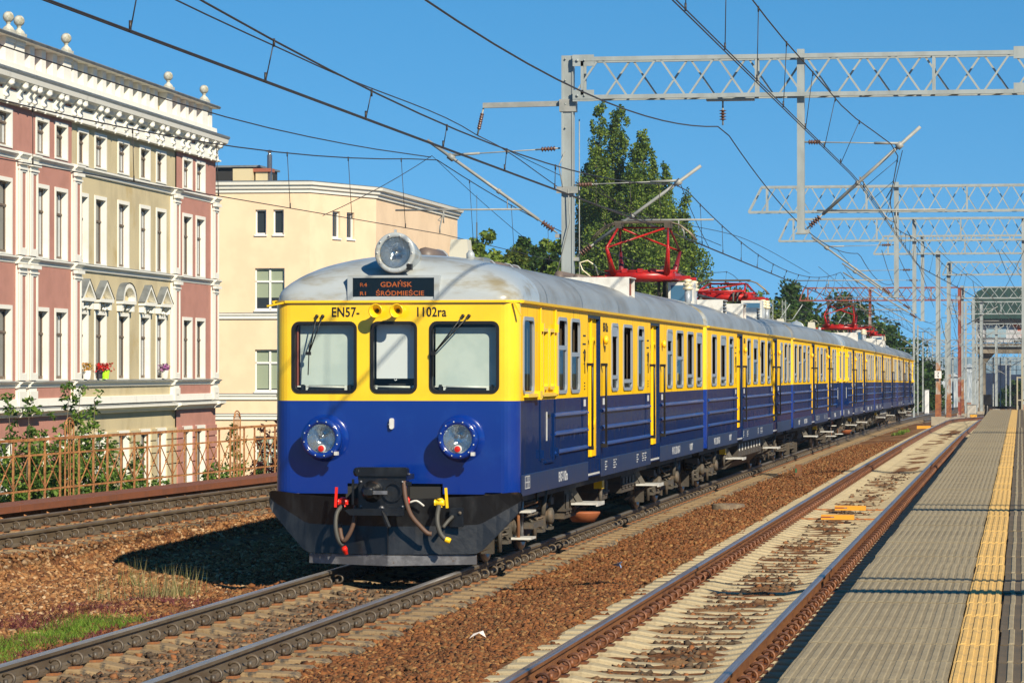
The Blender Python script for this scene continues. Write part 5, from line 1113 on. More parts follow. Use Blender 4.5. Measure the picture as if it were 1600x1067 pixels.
for a, b in (((-4.26, 66, 7.26), (-.05, 76, 5.3)), ((-5.25, 66, 6.85), (-4.6, 78, 5.15)), ((-5.25, 66, 6.85), (-5.6, 57, 5.15)), ((.0, 52, 5.5), (.1, 60, 5.1)), ((.05, 66, 6.2), (-.05, 73, 5.15)), ((4.67, 66, 6.85), (3.6, 82, 6.15))):
    a, b = Vector(a), Vector(b); mb = MB(); mb.tube([a + (b - a) * t - Vector((0, 0, .25 * t * (1 - t))) for t in np.linspace(0, 1, 7)], .008, 4); mb.build('jumper_wire', m_wire, L)

def gantry(lab, y, x0, x1, zb, zt, cols, posts, m=None, **k):
    m = m or m_galv; g = empty('gantry', (0, y, 0), label=lab, cat='gantry', group='lattice gantries across the tracks')
    truss(g, 0, x0, x1, zb, zt, m, **k)
    for x, z0, z1, w, r in cols: column(g, x, 0, z0, z1, m, w, r)
    for x, z0, z1, w in posts:
        mb = MB(); mb.box(x - w / 2, x + w / 2, -.10, -.07, z0, z1).box(x - w / 2, x - w / 2 + .02, -.07, .10, z0, z1).box(x + w / 2 - .02, x + w / 2, -.07, .10, z0, z1); mb.box(x - w * .7, x + w * .7, -.14, .12, z0, z0 + .04); mb.build('drop_post', m, g)
    return g
g = gantry('nearest grey lattice gantry, its tall mast rising left of the train', 66, -2.2, 16.5, 8.03, 8.83, [(-2.33, -.3, 8.92, .25, 0), (16.6, -.3, 8.9, .25, 0)], [(2.57, 5.13, 8.98, .15)], slant=.0, w=.075)
mb = MB()
for z in (8.80, 8.06): MB().box(-2.2, -1.75, -.24, -.205, z - .12, z + .12).build('gusset_plate', m_galv, g); mb.lathe([(.03, 0), (.03, .03)], (-2.1, -.24, z), (0, -1, 0), 8); mb.lathe([(.02, 0), (.02, .03)], (-1.95, -.24, z), (0, -1, 0), 8)
MB().box(6.95, 7.3, -.25, -.2, 8.0, 8.2).build('gusset_plate', m_galv, g); MB().box(6.95, 7.3, -.25, -.2, 8.7, 8.95).build('gusset_plate', m_galv, g); MB().box(.6, 1.6, -.12, .12, 7.93, 7.97).build('hanger_plate', m_galv, g)
for z in (7.9, 8.4, 8.85, 7.4): mb.lathe([(.02, 0), (.02, .012)], (-2.37, -.13, z), (0, -1, 0), 8)
mb.build('bolt', m_galv, g, kind='stuff')
mb = MB(); mb.bar((-2.45, 0, 7.92), (-4.15, 0, 7.90), .09, .11); mb.box(-2.5, -2.15, -.14, .14, 7.74, 8.0); mb.build('crossbar', m_galt, g)
mb = MB(); insul(mb, (-4.14, 0, 7.85), (-4.27, 0, 7.28), .045, 7); mb.build('insulator_string', [m_galt, m_brn], g)
mb = MB(); mb.tube([(.94, 0, 7.95), (.94, 0, 7.78)], .02, 6, 0); insul(mb, (.94, 0, 7.82), (.94, 0, 7.42), .075, 4); mb.build('hanging_insulator', [m_galt, m_brn], g)
mb = MB(); mb.box(-2.55, -2.1, -.2, -.14, 6.02, 6.16); mb.tube([(-2.3, -.2, 6.1), (-2.26, -.22, 5.4), (-2.55, -.22, 4.3)], .012, 5); mb.tube([(-2.12, .2, 7.6), (-2.12, .2, 2.0)], .012, 5); mb.tube([(-2.42, -.2, 6.15), (-2.5, -.2, 6.6), (-2.36, -.2, 6.9)], .012, 5); mb.build('mast_fittings', m_galt, g)
bracket('bracket_arm', 'slanting tube arm reaching left from the nearest gantry mast', 66, -2.5, 5.15, (-5.35, 7.18), 6.98, None, ((-3.3, -6.04, 5.70), (-5.08, 5.2)), -1)
bracket('bracket_arm', 'slanting tube arm reaching over the train roof behind the raised pantograph', 66, -2.2, 4.66, (.48, 6.58), 6.20, None, ((-1.2, .75, 5.45), (.12, 5.08)), 1)
bracket('bracket_arm', 'long slanting arm held by the drop post, highest on the right', 66, 2.64, 5.20, (5.04, 7.34), 7.05, None, ((2.9, 5.55, 5.62), (3.79, 6.2)), 1)
g = gantry('second lattice gantry, open left end against the sky', 117, -2.93, 16, 8.13, 9.05, [(12, -.3, 9.05, .25, 0)], [(2.5, 4.96, 9.2, .17)], slant=.48)
bracket('bracket_arm', 'slanting arm on the drop post of the second gantry', 117, 2.4, 5.0, (-.6, 7.2), 6.9, None, ((2.0, -1.2, 5.6), (-.1, 5.08)), -1)
g = gantry('third lattice gantry, just below and behind the second', 140, -3.59, 16, 7.99, 8.95, [(7.12, -.4, 8.95, .22, 1.2)], [(2.36, 4.78, 8.95, .17)], slant=.45)
bracket('bracket_arm', 'slanting arm on the drop post of the third gantry', 140, 2.3, 4.9, (-.8, 7.0), 6.7, None, ((1.9, -1.2, 5.5), (.0, 5.0)), -1)
g = gantry('fourth lattice gantry, starting above the far railcars', 153, -.04, 16, 7.87, 8.72, [(3.04, .05, 8.0, .22, 2.6)], [(2.3, 4.64, 8.72, .17)], slant=.5)
bracket('bracket_arm', 'long double slanting arm lowest over the end of the train', 153, 2.2, 4.7, (-1.5, 7.0), 6.6, None, ((1.7, -1.8, 5.2), (-.1, 4.9)), -1)
g = gantry('fifth lattice gantry on a rust-footed mast with a white band', 178, 2.6, 17, 7.6, 8.3, [(2.95, -.35, 8.3, .22, 2.4)], [], slant=.3)
g = gantry('sixth lattice gantry behind the row of rust-footed masts', 205, 2.8, 17, 6.9, 7.6, [(3.15, -.5, 7.7, .22, 2.2)], [], slant=.3)
g = gantry('seventh lattice gantry in front of the green roof', 240, 1.2, 18, 6.5, 7.4, [(3.9, -.8, 7.4, .24, 0)], [], slant=.3)
g = gantry('farthest lattice gantry low in front of the signal bridge', 285, 1.4, 20, 5.5, 6.4, [(4.6, -1.2, 6.4, .24, 0), (8.6, -1.2, 6.4, .24, 0)], [], slant=.3)
g = gantry('red brown rusty gantry far behind the train roof', 190, -6.2, 3.2, 6.45, 7.2, [(-2.0, -.5, 7.2, .16, 3.0), (3.3, -.5, 7.2, .2, 0)], [], m=m_rust, slant=.3)
mb = MB()
mb.box(-.16, .16, -.13, -.115, 0, .36, 0)
for i, ch in enumerate(('3', '9')): pass
S = mb.build('mast_number_plate', mat('plate_white', (.75, .75, .72), .5), loc=(3.04, 152.86, 2.9 - 1.0), label='white plate with black digits on the rust-footed mast', cat='number plate')
for z, ch in ((.19, '3'), (.03, '9')): obj('digit', text_mesh(ch, .17, m_txk, 'digit'), S, (0, -.132, z), (PI / 2, 0, 0))
for k_, (px, d, h, lb) in enumerate(((1205, 185, 6.4, 'nearer'), (1225, 186, 6.4, 'second'), (1295, 215, 6.4, 'third'), (1322, 218, 5.6, 'farthest'))):
    p = W(px, 500, d); r = empty('lattice_mast', (p.x, p.y, -.6), label='slim pale lattice mast rising behind the train roof, the %s of the row' % lb, cat='mast', group='slim lattice masts beyond the train')
    mb = MB()
    for sx in (-.1, .1):
        for sy in (-.1, .1): mb.bar((sx, sy, 0), (sx, sy, h + .6), .03)
    for i in range(18): z = i * (h + .6) / 18; mb.bar((-.1, -.1, z), (.1, -.1, z + .35), .02).bar((.1, .1, z), (-.1, .1, z + .35), .02).bar((-.1, .1, z), (-.1, -.1, z + .35), .02)
    mb.build('lattice_post', m_galv, r)
    mb = MB(); mb.tube([(0.1, 0, h - .6), (.5, 0, h - .55), (1.1, 0, h + .35)], .03, 6); mb.build('arm_tube', m_galv, r)
# thin masts and steel work in the distance between train and platform
rnd = random.Random(3)
for i, (px, d, zt, w) in enumerate([(1428, 190, 6.6, .12), (1434, 236, 5.6, .12), (1442, 262, 5.4, .12), (1449, 300, 5.0, .12), (1521, 232, 7.4, .2), (1526, 262, 6.2, .16), (1534, 300, 5.2, .16), (1509, 222, 7.0, .14), (1478, 250, 6.0, .14), (1484, 290, 5.5, .14), (1552, 330, 3.6, .12), (1563, 340, 3.6, .12), (1572, 320, 3.4, .12), (1457, 330, 5.0, .12)]):
    p = W(px, 560, d); r = empty('line_mast', (p.x, d, -drop(d) - .3), label='distant thin overhead mast at pixel column group %s' % i, cat='mast')
    r['label'] = ['pale thin mast just right of the last railcar', 'short pale mast behind the last railcar, second from it', 'thin distant mast over the white sheds', 'faint mast farthest over the white sheds', 'grey mast left of the green signal bridge, nearest it', 'mast at the left leg of the signal bridge', 'slim mast under the signal bridge parapet', 'dark mast right of the three rust-footed masts', 'thin mast between the first two rust-footed masts', 'faint mast left of the second rust-footed mast', 'leftmost slim post before the dark blue hall', 'middle slim post before the dark blue hall', 'rightmost slim post before the dark blue hall', 'faint thin mast left of the first rust-footed mast'][i]
    r['group'] = 'distant overhead masts'; H = zt + drop(d) + .3
    mb = MB(); mb.bar((0, 0, 0), (0, 0, H), w); mb.build('post', m_galv, r)
    mb = MB(); s = 1 if i % 2 else -1; mb.tube([(0, 0, H - 1.6), (s * 2.2, 0, H - .3)], .03, 5); mb.tube([(0, 0, H - .5), (s * 1.9, 0, H - .45)], .015, 4); mb.tube([(s * .4, 0, H - 1.3), (s * 2.3, 0, H - 1.3)], .02, 4); mb.build('cantilever', m_galt, r)
for k_, (yy, xa, zb_, zt_) in enumerate(((312, -3.5, 4.6, 5.2), (345, -5.0, 3.6, 4.2), (372, 1.0, 2.9, 3.4))):
    g = empty('gantry', (0, yy, 0), label=['small pale gantry in front of the signal bridge pillar', 'small faint gantry above the white sheds', 'faintest gantry seen beneath the signal bridge'][k_], cat='gantry', group='lattice gantries across the tracks')
    truss(g, 0, xa, 14, zb_, zt_, m_galv, 1.3, .2)
    for x in (xa + .1, xa + 4.4, 9.5): mb = MB(); mb.bar((x, 0, -3), (x, 0, zt_ + .3), .16); mb.build('column', m_galv, g)
mb = MB()
for i in range(110):
    y0, y1 = rnd.choice([(117, 178), (153, 205), (205, 285), (178, 240), (240, 330), (285, 372), (312, 400)]); x0 = rnd.uniform(-5, 10); x1 = x0 + rnd.uniform(-1.5, 1.5); z = rnd.choice([3.8, 4.6, 5.0, 5.6, 6.2, 6.8]); sg = rnd.choice([0, .1, .5, .8])
    mb.tube([(x0 + (x1 - x0) * t, y0 + (y1 - y0) * t, z - drop(y0 + (y1 - y0) * t) - 4 * sg * t * (1 - t)) for t in np.linspace(0, 1, 9)], .012, 4)
mb.build('distant_wires', m_wirg, kind='stuff', label='tangle of far overhead wires above the yard')
# a gantry and a lamp standard outside the picture whose shadows fall across the platform
g = gantry('lattice gantry just in front of the camera, above the picture', 4.5, -10, 16, 8.2, 9.0, [(-9.6, -.3, 9, .25, 0), (16.2, -.3, 9, .25, 0)], [], slant=0)
for y, lab in ((27.5, 'nearer'), (15.2, 'nearest')):
    r = empty('lamp_standard', (14.5, y, PZ), label='platform lamp standard out of frame to the right, %s' % lab, cat='lamp'); mb = MB(); mb.tube([(0, 0, 0), (0, 0, 6.2)], .08, 8); mb.tube([(0, 0, 5.6), (-.6, 0, 6.2), (-6.2, 0, 6.4)], .06, 6); mb.build('lamp_post', m_galv, r); mb = MB(); mb.box(-6.4, -5.4, -.15, .15, 6.3, 6.42); mb.box(-5.0, -.2, -.04, .04, 5.0, 5.3); mb.build('lamp_head', m_galv, r)

# ------------------------------------------------------------------ vegetation
def leaves(name, P, size, mt, parent=None, up=.3, asp=.6, **k):
    n = len(P); P = np.asarray(P); d = np.random.randn(n, 3); d /= np.linalg.norm(d, axis=1)[:, None]
    e = np.random.randn(n, 3); e -= (e * d).sum(1)[:, None] * d; e /= np.linalg.norm(e, axis=1)[:, None]
    s = size * (.6 + .8 * np.random.rand(n))[:, None]
    V = np.stack([P - d * s, P - e * s * asp, P + d * s, P + e * s * asp], 1).reshape(-1, 3); F = np.arange(4 * n).reshape(-1, 4)
    return obj(name, npmesh(name, V, F, mt), parent, **k)
G1 = [(0, (.03, .062, .008)), (1, (.26, .32, .04)), (.35, (.075, .135, .017)), (.8, (.16, .235, .03))]
G2 = [(0, (.012, .034, .010)), (1, (.09, .15, .025)), (.5, (.030, .07, .013)), (.85, (.055, .11, .018))]
G3 = [(0, (.03, .055, .01)), (1, (.22, .22, .03)), (.4, (.06, .10, .015)), (.8, (.11, .15, .02))]
m_pop, m_dkg, m_yg = leafmat('poplar_leaves', G1), leafmat('dark_leaves', G2), leafmat('yellow_green_leaves', G3)
m_shr = leafmat('shrub_leaves', [(0, (.03, .075, .012)), (1, (.26, .34, .06)), (.4, (.07, .14, .02)), (.8, (.14, .23, .035))])
m_prp = leafmat('purple_leaves', [(0, (.03, .008, .012)), (1, (.10, .03, .03)), (.6, (.06, .015, .018))])
m_brk = mat('bark', (.10, .08, .055), .9, c2=(.16, .13, .09), ns=6, st=(1, 1, .3))
def clumps(cs, n, flat=1.):                                # cs: (x, y, z, r) clump centres
    cs = np.array(cs); w = cs[:, 3] ** 2; idx = np.random.choice(len(cs), n, p=w / w.sum())
    d = np.random.randn(n, 3); d /= np.linalg.norm(d, axis=1)[:, None]; r = cs[idx, 3:4] * (np.random.rand(n, 1) ** .45)
    return cs[idx, :3] + d * r * np.array([1, 1, flat])
def trunk(parent, h, r, limbs, spread=.2, up=1.4):
    mb = MB(); mb.tube([(0, 0, 0), (.05, .03, h * .4), (0, .05, h)], [r, r * .65, r * .12], 8)
    for i in range(limbs):
        z = h * (.15 + .8 * i / limbs); a = i * 2.4; L = (h - z) * spread + .5
        mb.tube([(0, 0, z), (math.cos(a) * L * .5, math.sin(a) * L * .5, z + L * up * .5), (math.cos(a) * L, math.sin(a) * L, z + L * up)], [r * .3, r * .2, .02], 5)
    mb.build('trunk', m_brk, parent)
def poplar(px, d, ztop, rad, n, lab, seed):
    np.random.seed(seed); random.seed(seed); p = W(px, 577, d); z0 = -4.6; h = ztop - z0
    r = empty('poplar_tree', (p.x, d, z0), label=lab, cat='tree', group='tall poplars behind the gantry mast'); trunk(r, h * .9, .32, 10, .05, 4.)
    cs = []
    for i in range(95):
        t = .14 + .86 * (i / 95.) ** .9; rr = rad * min(1, (1.02 - t) * 3.1 + .12) * (.74 + .2 * math.sin(t * 19 + seed)); a = i * 2.399; q = rr * random.uniform(.25, .95)
        cs.append((q * math.cos(a), q * math.sin(a), h * t + random.uniform(-.4, .4), random.uniform(.45, .95) * max(.34, min(1, rr / rad + .2))))
    leaves('crown', clumps(cs, int(n * 1.45), 1.7), .11, m_pop, r)
poplar(917, 232, 17.5, 1.9, 13000, 'shorter poplar partly hidden by the gantry mast', 3)
poplar(936, 230, 21.9, 2.1, 20000, 'tallest poplar on the left, right beside the gantry mast', 1)
poplar(966, 231, 21.7, 2.3, 20000, 'second tallest poplar, in the middle of the row', 2)
poplar(1006, 229, 20.0, 2.3, 22000, 'broad poplar right of the two tallest', 4)
poplar(1040, 233, 17.6, 1.9, 14000, 'medium poplar stepping down to the right', 5)
poplar(1070, 230, 15.0, 2.0, 12000, 'lowest rightmost poplar above the raised pantograph', 6)
poplar(950, 226, 16.2, 2.4, 15000, 'broad poplar filling the gap below the two tallest', 7)
poplar(988, 225, 16.8, 2.4, 15000, 'broad poplar in front of the middle of the row', 8)
poplar(1024, 226, 15.6, 2.2, 13000, 'shorter bushy poplar behind the raised pantograph', 9)
poplar(1052, 228, 13.8, 2.1, 10000, 'low poplar between the two rightmost', 10)
def bush_tree(px, py, d, rad, h, n, mt, lab, seed, z0=-4.6, sz=.13, grp=None, nm='leafy_tree'):
    np.random.seed(seed); random.seed(seed); p = W(px, py, d); ztop = p.z
    r = empty(nm, (p.x, d, z0), label=lab, cat='tree', group=grp); H = ztop - z0; trunk(r, H * .85, .22, 9, .35, 1.0)
    cs = []
    for i in range(90):
        u = random.random() ** .6; a = random.uniform(0, 2 * PI); zz = random.uniform(-1, 1); q = rad * math.sqrt(max(0, 1 - zz * zz)) * u
        cs.append((q * math.cos(a), q * math.sin(a), H - h / 2 + zz * h / 2 * u - .3, random.uniform(.20, .42) * rad))
    leaves('crown', clumps(cs, int(n * 1.3), .9), sz * 1.15, mt, r)
T2 = [(765, 352, 176, 1.5, 7.5, 9000, m_pop, 'feathery bush tree nearest the yellow building'), (800, 375, 178, 1.9, 7, 10000, m_yg, 'bright low tree between yellow building and mast'), (818, 360, 190, 1.3, 8, 8000, m_dkg, 'dark tree with rounded top in the gap before the mast'), (845, 368, 192, 1.4, 8, 8000, m_dkg, 'dark low tree just left of the gantry mast'),
      (868, 352, 196, 1.2, 9, 7000, m_pop, 'pointed tree touching the gantry mast'), (895, 395, 180, 1.7, 6, 7000, m_pop, 'green bush behind the mast foot')]
for i, (px, py, d, rd, h, n, mt_, lab) in enumerate(T2): bush_tree(px, py, d, rd, h, n, mt_, lab, 20 + i, grp='trees between the yellow building and the mast')
T3 = [(1105, 452, 210, 2.2, 6, m_pop, 'round tree behind the folded pantograph, left side'), (1128, 445, 214, 2.0, 6, m_dkg, 'dark tree behind the folded pantograph'), (1158, 448, 220, 2.2, 6, m_pop, 'low tree just right of the folded pantograph'), (1185, 452, 224, 2.0, 6, m_pop, 'tree left of the pale lattice masts'), (1212, 455, 236, 2.0, 6, m_dkg, 'tree between the two nearest lattice masts'),
      (1238, 440, 240, 1.5, 9, m_dkg, 'pointed dark tree right of the lattice masts'), (1250, 438, 246, 1.2, 9, m_dkg, 'slim dark tree beside the pointed one'), (1225, 490, 200, 2.6, 5, m_yg, 'yellow green thicket along the train roof'), (1262, 492, 206, 2.6, 5, m_yg, 'yellow green bushes left of the far pantograph'), (1290, 470, 240, 2.4, 7, m_dkg, 'dark mass of leaves behind the far pantograph'),
      (1323, 440, 262, 1.6, 12, m_dkg, 'tall slim tree behind the rusty gantry'), (1345, 480, 262, 2.2, 7, m_dkg, 'dark tree right of the tall slim one'), (1362, 490, 268, 1.8, 7, m_pop, 'small tree over the last folded pantograph'), (1388, 508, 276, 1.2, 8, m_dkg, 'narrow dark tree above the fifth railcar'), (1404, 528, 280, 1.8, 6, m_dkg, 'low dark tree above the last railcar'), (1425, 540, 290, 1.8, 6, m_dkg, 'last low tree right behind the train end'), (1170, 480, 196, 2.4, 5, m_yg, 'light bushes low behind the second railcar')]
for i, (px, py, d, rd, h, mt_, lab) in enumerate(T3): bush_tree(px, py, d, rd * 1.8, h + 3, 7600, mt_, lab, 50 + i, z0=-4.6, sz=.16, grp='trees beyond the train')
for i, (px, py, d, lab) in enumerate([(1575, 600, 400, 'green tree beside the dark blue hall'), (1597, 590, 380, 'green tree at the right edge of the picture'), (1452, 612, 350, 'dull bush by the white sheds')]): bush_tree(px, py, d, 1.7, 4, 2500, m_dkg, lab, 90 + i, z0=-2.6, sz=.2)
# shrubs rising behind the iron fence
def shrub(px, py, d, stems, n, mt, lab, seed, wid=.8, sz=.055, dense=1.2, sp=1.):
    np.random.seed(seed); random.seed(seed); d *= 1.13; p = W(px, py, d); z0 = -4.6; H = p.z - z0
    r = empty('shrub', (p.x, d, z0), label=lab, cat='shrub', group='shrubs behind the iron fence'); mb = MB(); cs = []
    for i in range(stems):
        a = random.uniform(0, 2 * PI); L = wid * random.uniform(.2, 1.1); h = H * (1 if i == 0 else random.uniform(.72, .99)); b = Vector((math.cos(a) * L * .3, math.sin(a) * L * .3, 0)); t = Vector((math.cos(a) * L, math.sin(a) * L, h)); m_ = (b + t) / 2 + Vector((random.uniform(-.1, .1), 0, 0))
        mb.tube([b, m_, t], [.03, .018, .005], 5)
        for k in range(22):
            u = .45 + .55 * (k / 21.); q = (b * (1 - u) + t * u); off = .26 * sp * (1.15 - u) + .05
            for _ in range(2): cs.append((q.x + random.gauss(0, off), q.y + random.gauss(0, off), q.z + random.gauss(0, .08), random.uniform(.05, .13)))
    for k in range(int(60 * dense)):
        cs.append((random.uniform(-wid, wid) * 1.15, random.uniform(-wid, wid), H * random.uniform(.6, .83), random.uniform(.1, .22)))
    mb.build('stem', m_brk, r); leaves('foliage', clumps(cs, int(n * 1.7)), sz, mt, r, asp=.42)
shrub(30, 622, 50.5, 5, 3200, m_shr, 'tall thin shrub at the left picture edge', 101, .55, dense=.5)
shrub(78, 607, 52, 6, 4200, m_shr, 'tallest shrub, its top before the pink wall', 102, .6, dense=.8)
shrub(128, 624, 53.5, 4, 2600, m_shr, 'thin shrub right of the first ornate post', 103, .45, dense=.6)
shrub(60, 700, 51, 7, 5200, m_shr, 'dense low shrub filling the fence at the left', 104, .9, dense=2)
shrub(150, 690, 53, 6, 4200, m_shr, 'dense shrub in the middle of the first fence bay', 105, .8, dense=1.6)
shrub(205, 688, 55, 5, 3200, m_shr, 'bright leafy shrub before the white ground floor', 106, .6, dense=1.3)
shrub(238, 745, 56.5, 4, 1500, m_shr, 'low shrub below the crossed bars', 107, .5)
shrub(345, 678, 60, 4, 2600, m_shr, 'climbing shrub beside the second ornate post', 108, .40, dense=1.2)
shrub(378, 722, 61, 4, 2200, m_shr, 'low green shrub right of the second ornate post', 109, .6)
shrub(424, 662, 63, 5, 2600, m_prp, 'dark purple shrub beside the cab corner', 110, .35, dense=1.5)
shrub(15, 745, 50, 5, 2600, m_shr, 'lowest shrub in the left corner of the fence', 111, .7, dense=1.5)

# grass patch, red weeds and dry stalks beside the near rail
def tuft_mesh(pts, hmin, hmax, w, lean=.4):
    n = len(pts); P = np.asarray(pts); h = (hmin + (hmax - hmin) * np.random.rand(n))[:, None]; a = np.random.rand(n) * 2 * PI
    ex = np.stack([np.cos(a), np.sin(a), np.zeros(n)], 1) * w; ln = np.stack([np.random.randn(n) * lean, np.random.randn(n) * lean, np.ones(n)], 1); ln /= np.linalg.norm(ln, axis=1)[:, None]
    V = np.stack([P - ex, P + ex, P + ln * h * .6 + ex * .5, P + ln * h + np.array([0, 0, -.01])], 1).reshape(-1, 3); return V, np.arange(4 * n).reshape(-1, 4)
np.random.seed(5)
m_grs = leafmat('fresh_grass', [(0, (.07, .14, .015)), (1, (.27, .36, .05)), (.5, (.13, .24, .025))])
n = 26000; y = 24 + 8.6 * np.random.rand(n); t = np.random.rand(n); x0 = -1.68 - .10 * np.sin(y * 3); x1 = -2.6 + .12 * np.sin(y * 1.7 + 1); x = x0 + (x1 - x0) * t
keep = (y < 31.6 + .8 * np.random.rand(n)) & (np.random.rand(n) < np.clip((32.6 - y) / 1.6, 0, 1) + .02) & (np.random.rand(n) < np.clip((1 - t) / .35, .12, 1)) & (np.random.rand(n) < np.clip(t / .18, .2, 1)); x, y = x[keep], y[keep]
V, F = tuft_mesh(np.stack([x, y, vgz(x, y) + .0], 1), .05, .13, .004, .5); obj('grass', npmesh('grass', V, F, m_grs), kind='stuff', label='bright green patch of grass beside the near rail')
m_rw = leafmat('red_weed', [(0, (.09, .018, .022)), (1, (.26, .09, .08)), (.5, (.15, .032, .038))])
n = 12000; y = 26 + 8.5 * np.random.rand(n); x = -3.1 + 1.8 * np.random.rand(n); g_ = np.array([mn.noise(Vector((a * 1.6, b * 1.2, 9))) for a, b in zip(x, y)]); k = g_ > .0; x, y = x[k], y[k]
V, F = tuft_mesh(np.stack([x, y, vgz(x, y)], 1), .05, .15, .005, .8); obj('red_weeds', npmesh('red_weeds', V, F, m_rw), kind='stuff', label='patches of dark red weeds on the ballast')
m_dry = leafmat('dry_stalk', [(0, (.30, .22, .10)), (1, (.55, .43, .22)), (.5, (.14, .18, .05))])
n = 420; c = np.array([(-2.72, 35.1), (-2.46, 35.2), (-2.36, 35.5), (-2.6, 34.6), (-2.9, 34.0), (-3.3, 36.4), (-2.55, 35.4)]); i_ = np.random.randint(0, len(c), n); xy = c[i_] + np.random.randn(n, 2) * .10
V, F = tuft_mesh(np.stack([xy[:, 0], xy[:, 1], vgz(xy[:, 0], xy[:, 1])], 1), .08, .42, .004, .16); obj('dry_stalks', npmesh('dry_stalks', V, F, m_dry), kind='stuff', label='dry upright weed stalks at the edge of the train shadow')
n = 900; y = 124 + 12 * np.random.rand(n); x = 1.9 + .5 * np.random.rand(n); kk = (np.sin(y * 1.1) > .55); V, F = tuft_mesh(np.stack([x[kk], y[kk], vgz(x[kk], y[kk])], 1), .1, .22, .015, .5); obj('grass', npmesh('grass_far', V, F, m_grs), kind='stuff', label='small tufts of grass beside the rail far along')

# ------------------------------------------------------------------ far end of the station
SB = empty('signal_bridge', (0, 330, 0), label='green roofed signal cabin spanning the tracks on a concrete frame', cat='building')
m_grn = mat('dark_green_sheet', (.008, .036, .030), .6, c2=(.012, .05, .04), ns=.8, st=(4, 1, .2)); m_cnc = mat('stained_concrete', (.26, .22, .16), .85, c2=(.13, .11, .08), ns=.6)
mb = MB(); mb.prism([(1.7, 7.5), (1.7, 9.2), (2.3, 10.3), (3.4, 10.8), (24, 10.8), (24, 7.5)], lambda u, v, t: (u, t, v), -4, 4); mb.build('roof', m_grn, SB)
mb = MB(); mb.box(1.9, 24, -3.9, 3.9, 7.0, 7.5); mb.build('eaves', m_blk, SB)
mb = MB(); mb.box(2.3, 24, -3.2, 3.2, 5.1, 7.0); mb.build('wall', mat('painted_wall', (.45, .45, .47), .7, c2=(.55, .10, .03), ns=.55, thr=(.60, .63), c3=(.03, .03, .03), ns3=.8, thr3=(.60, .62)), SB)
mb = MB(); mb.box(1.7, 24, -4, 4, 4.75, 5.0); mb.box(2.0, 24, -3.6, 3.6, 4.0, 4.75); mb.build('deck_beam', m_cnc, SB)
mb = MB(); mb.box(2.4, 3.1, -3, 3, -2.6, 4.0); mb.prism([(3.1, 4.0), (4.0, 4.0), (3.1, 3.0)], lambda u, v, t: (u, t, v), -3, 3); mb.build('pillar', m_cnc, SB)
mb = MB()
for i in range(24): mb.bar((1.9 + i * .9, -3.9, 5.0), (1.9 + i * .9, -3.9, 6.1), .05)
for z in (5.5, 6.1): mb.bar((1.9, -3.9, z), (24, -3.9, z), .05)
mb.build('railing', m_galt, SB)
mb = MB(); mb.box(3.2, 5.2, -3.3, -3.2, 5.5, 6.7); mb.build('window', mat('hazy_glass', (.25, .36, .42), .2), SB)
hb = mat('navy_sheet', (.008, .016, .045), .5, c2=(.012, .03, .07), ns=1, st=(6, 1, .1))
r = empty('blue_hall', (0, 402, 0), label='dark navy hall seen under the signal bridge', cat='building'); 
for i, (a, b, zt) in enumerate(((1.9, 3.6, 1.9), (3.65, 5.3, 2.9), (5.35, 6.6, 1.7), (6.7, 24, 3.2))): mb = MB(); mb.box(a, b, 0, 12, -3, zt); mb.build('hall_bay', hb, r)
wm = mat('white_sheet', (.50, .54, .56), .6, c2=(.22, .28, .34), ns=1.4, st=(5, 1, .5))
r = empty('white_sheds', (0, 420, 0), label='white sheds low in the distance right of the train', cat='building')
for i, (a, b, zt) in enumerate(((-8.5, -6.4, 1.2), (-6.3, -5.2, 3.6), (-5.1, -3.2, 2.2), (-3.1, -1.4, 1.4), (-1.2, .8, 2.6), (.9, 1.8, 1.1))): mb = MB(); mb.box(a, b, 0, 8, -3, zt); mb.prism([(a - .1, zt), (b + .1, zt), ((a + b) / 2, zt + .5)], lambda u, v, t: (u, t, v), -.2, 8.2, 0); mb.build('shed', wm, r)
r = empty('pale_blue_block', (0, 520, 0), label='hazy pale blue block on the horizon between the masts', cat='building'); mb = MB(); mb.box(-9, 24, 0, 10, -3, 4.4)
for i in range(24): mb.box(-8.6 + i * 1.3, -8.0 + i * 1.3, -.1, 0, .5, 4.2)
mb.build('wall', mat('hazy_blue', (.20, .29, .36), .8, c2=(.12, .20, .27), ns=.5, st=(4, 1, .6)), r)
mb = MB(); mb.box(-.2, 0, 0, .2, 0, 4); r = empty('signal_post', (-4.6, 300, -2.0), label='red and white striped post by the white sheds', cat='post')
for i in range(9): mb = MB(); mb.box(-.13, .13, -.13, .13, i * .4, i * .4 + .4); mb.build('stripe', m_redv if i % 2 else m_wwin, r)
# buffer stop and railing at the platform end, cabinets by the masts
r = empty('buffer_stop', (5.3 + 1.0, 124, -.4), label='black steel buffer stop just beyond the platform end', cat='buffer stop')
for x in (-.62, .55):
    mb = MB(); mb.tube([(x - .12, -.4, 0), (x - .05, -.2, .7), (x + .02, 0, 1.15), (x + .02, 0, 1.75)], .09, 6); mb.box(x - .12, x + .2, -.1, .1, 1.35, 1.75); mb.build('upright', m_blk, r)
mb = MB(); mb.box(-.7, .7, -.05, .1, 1.2, 1.3); mb.box(-.7, .7, -.05, .1, .7, .76); mb.build('cross_beam', m_blk, r)
r = empty('platform_gate', (6.88, 116.6, PZ), label='pale metal railing post frame at the platform end', cat='railing'); m_pst = mat('beige_metal', (.34, .31, .22), .6)
for x in (0, .17): mb = MB(); mb.bar((x, 0, 0), (x, 0, 1.2 + x * 5), .05); mb.build('post', m_pst, r)
for z in (1.17, .35): mb = MB(); mb.bar((0, 0, z), (1.2, 0, z), .04); mb.build('rail', m_pst, r)
mb = MB(); mb.bar((.2, 0, .3), (.8, 0, 1.1), .04); mb.build('brace', m_pst, r)
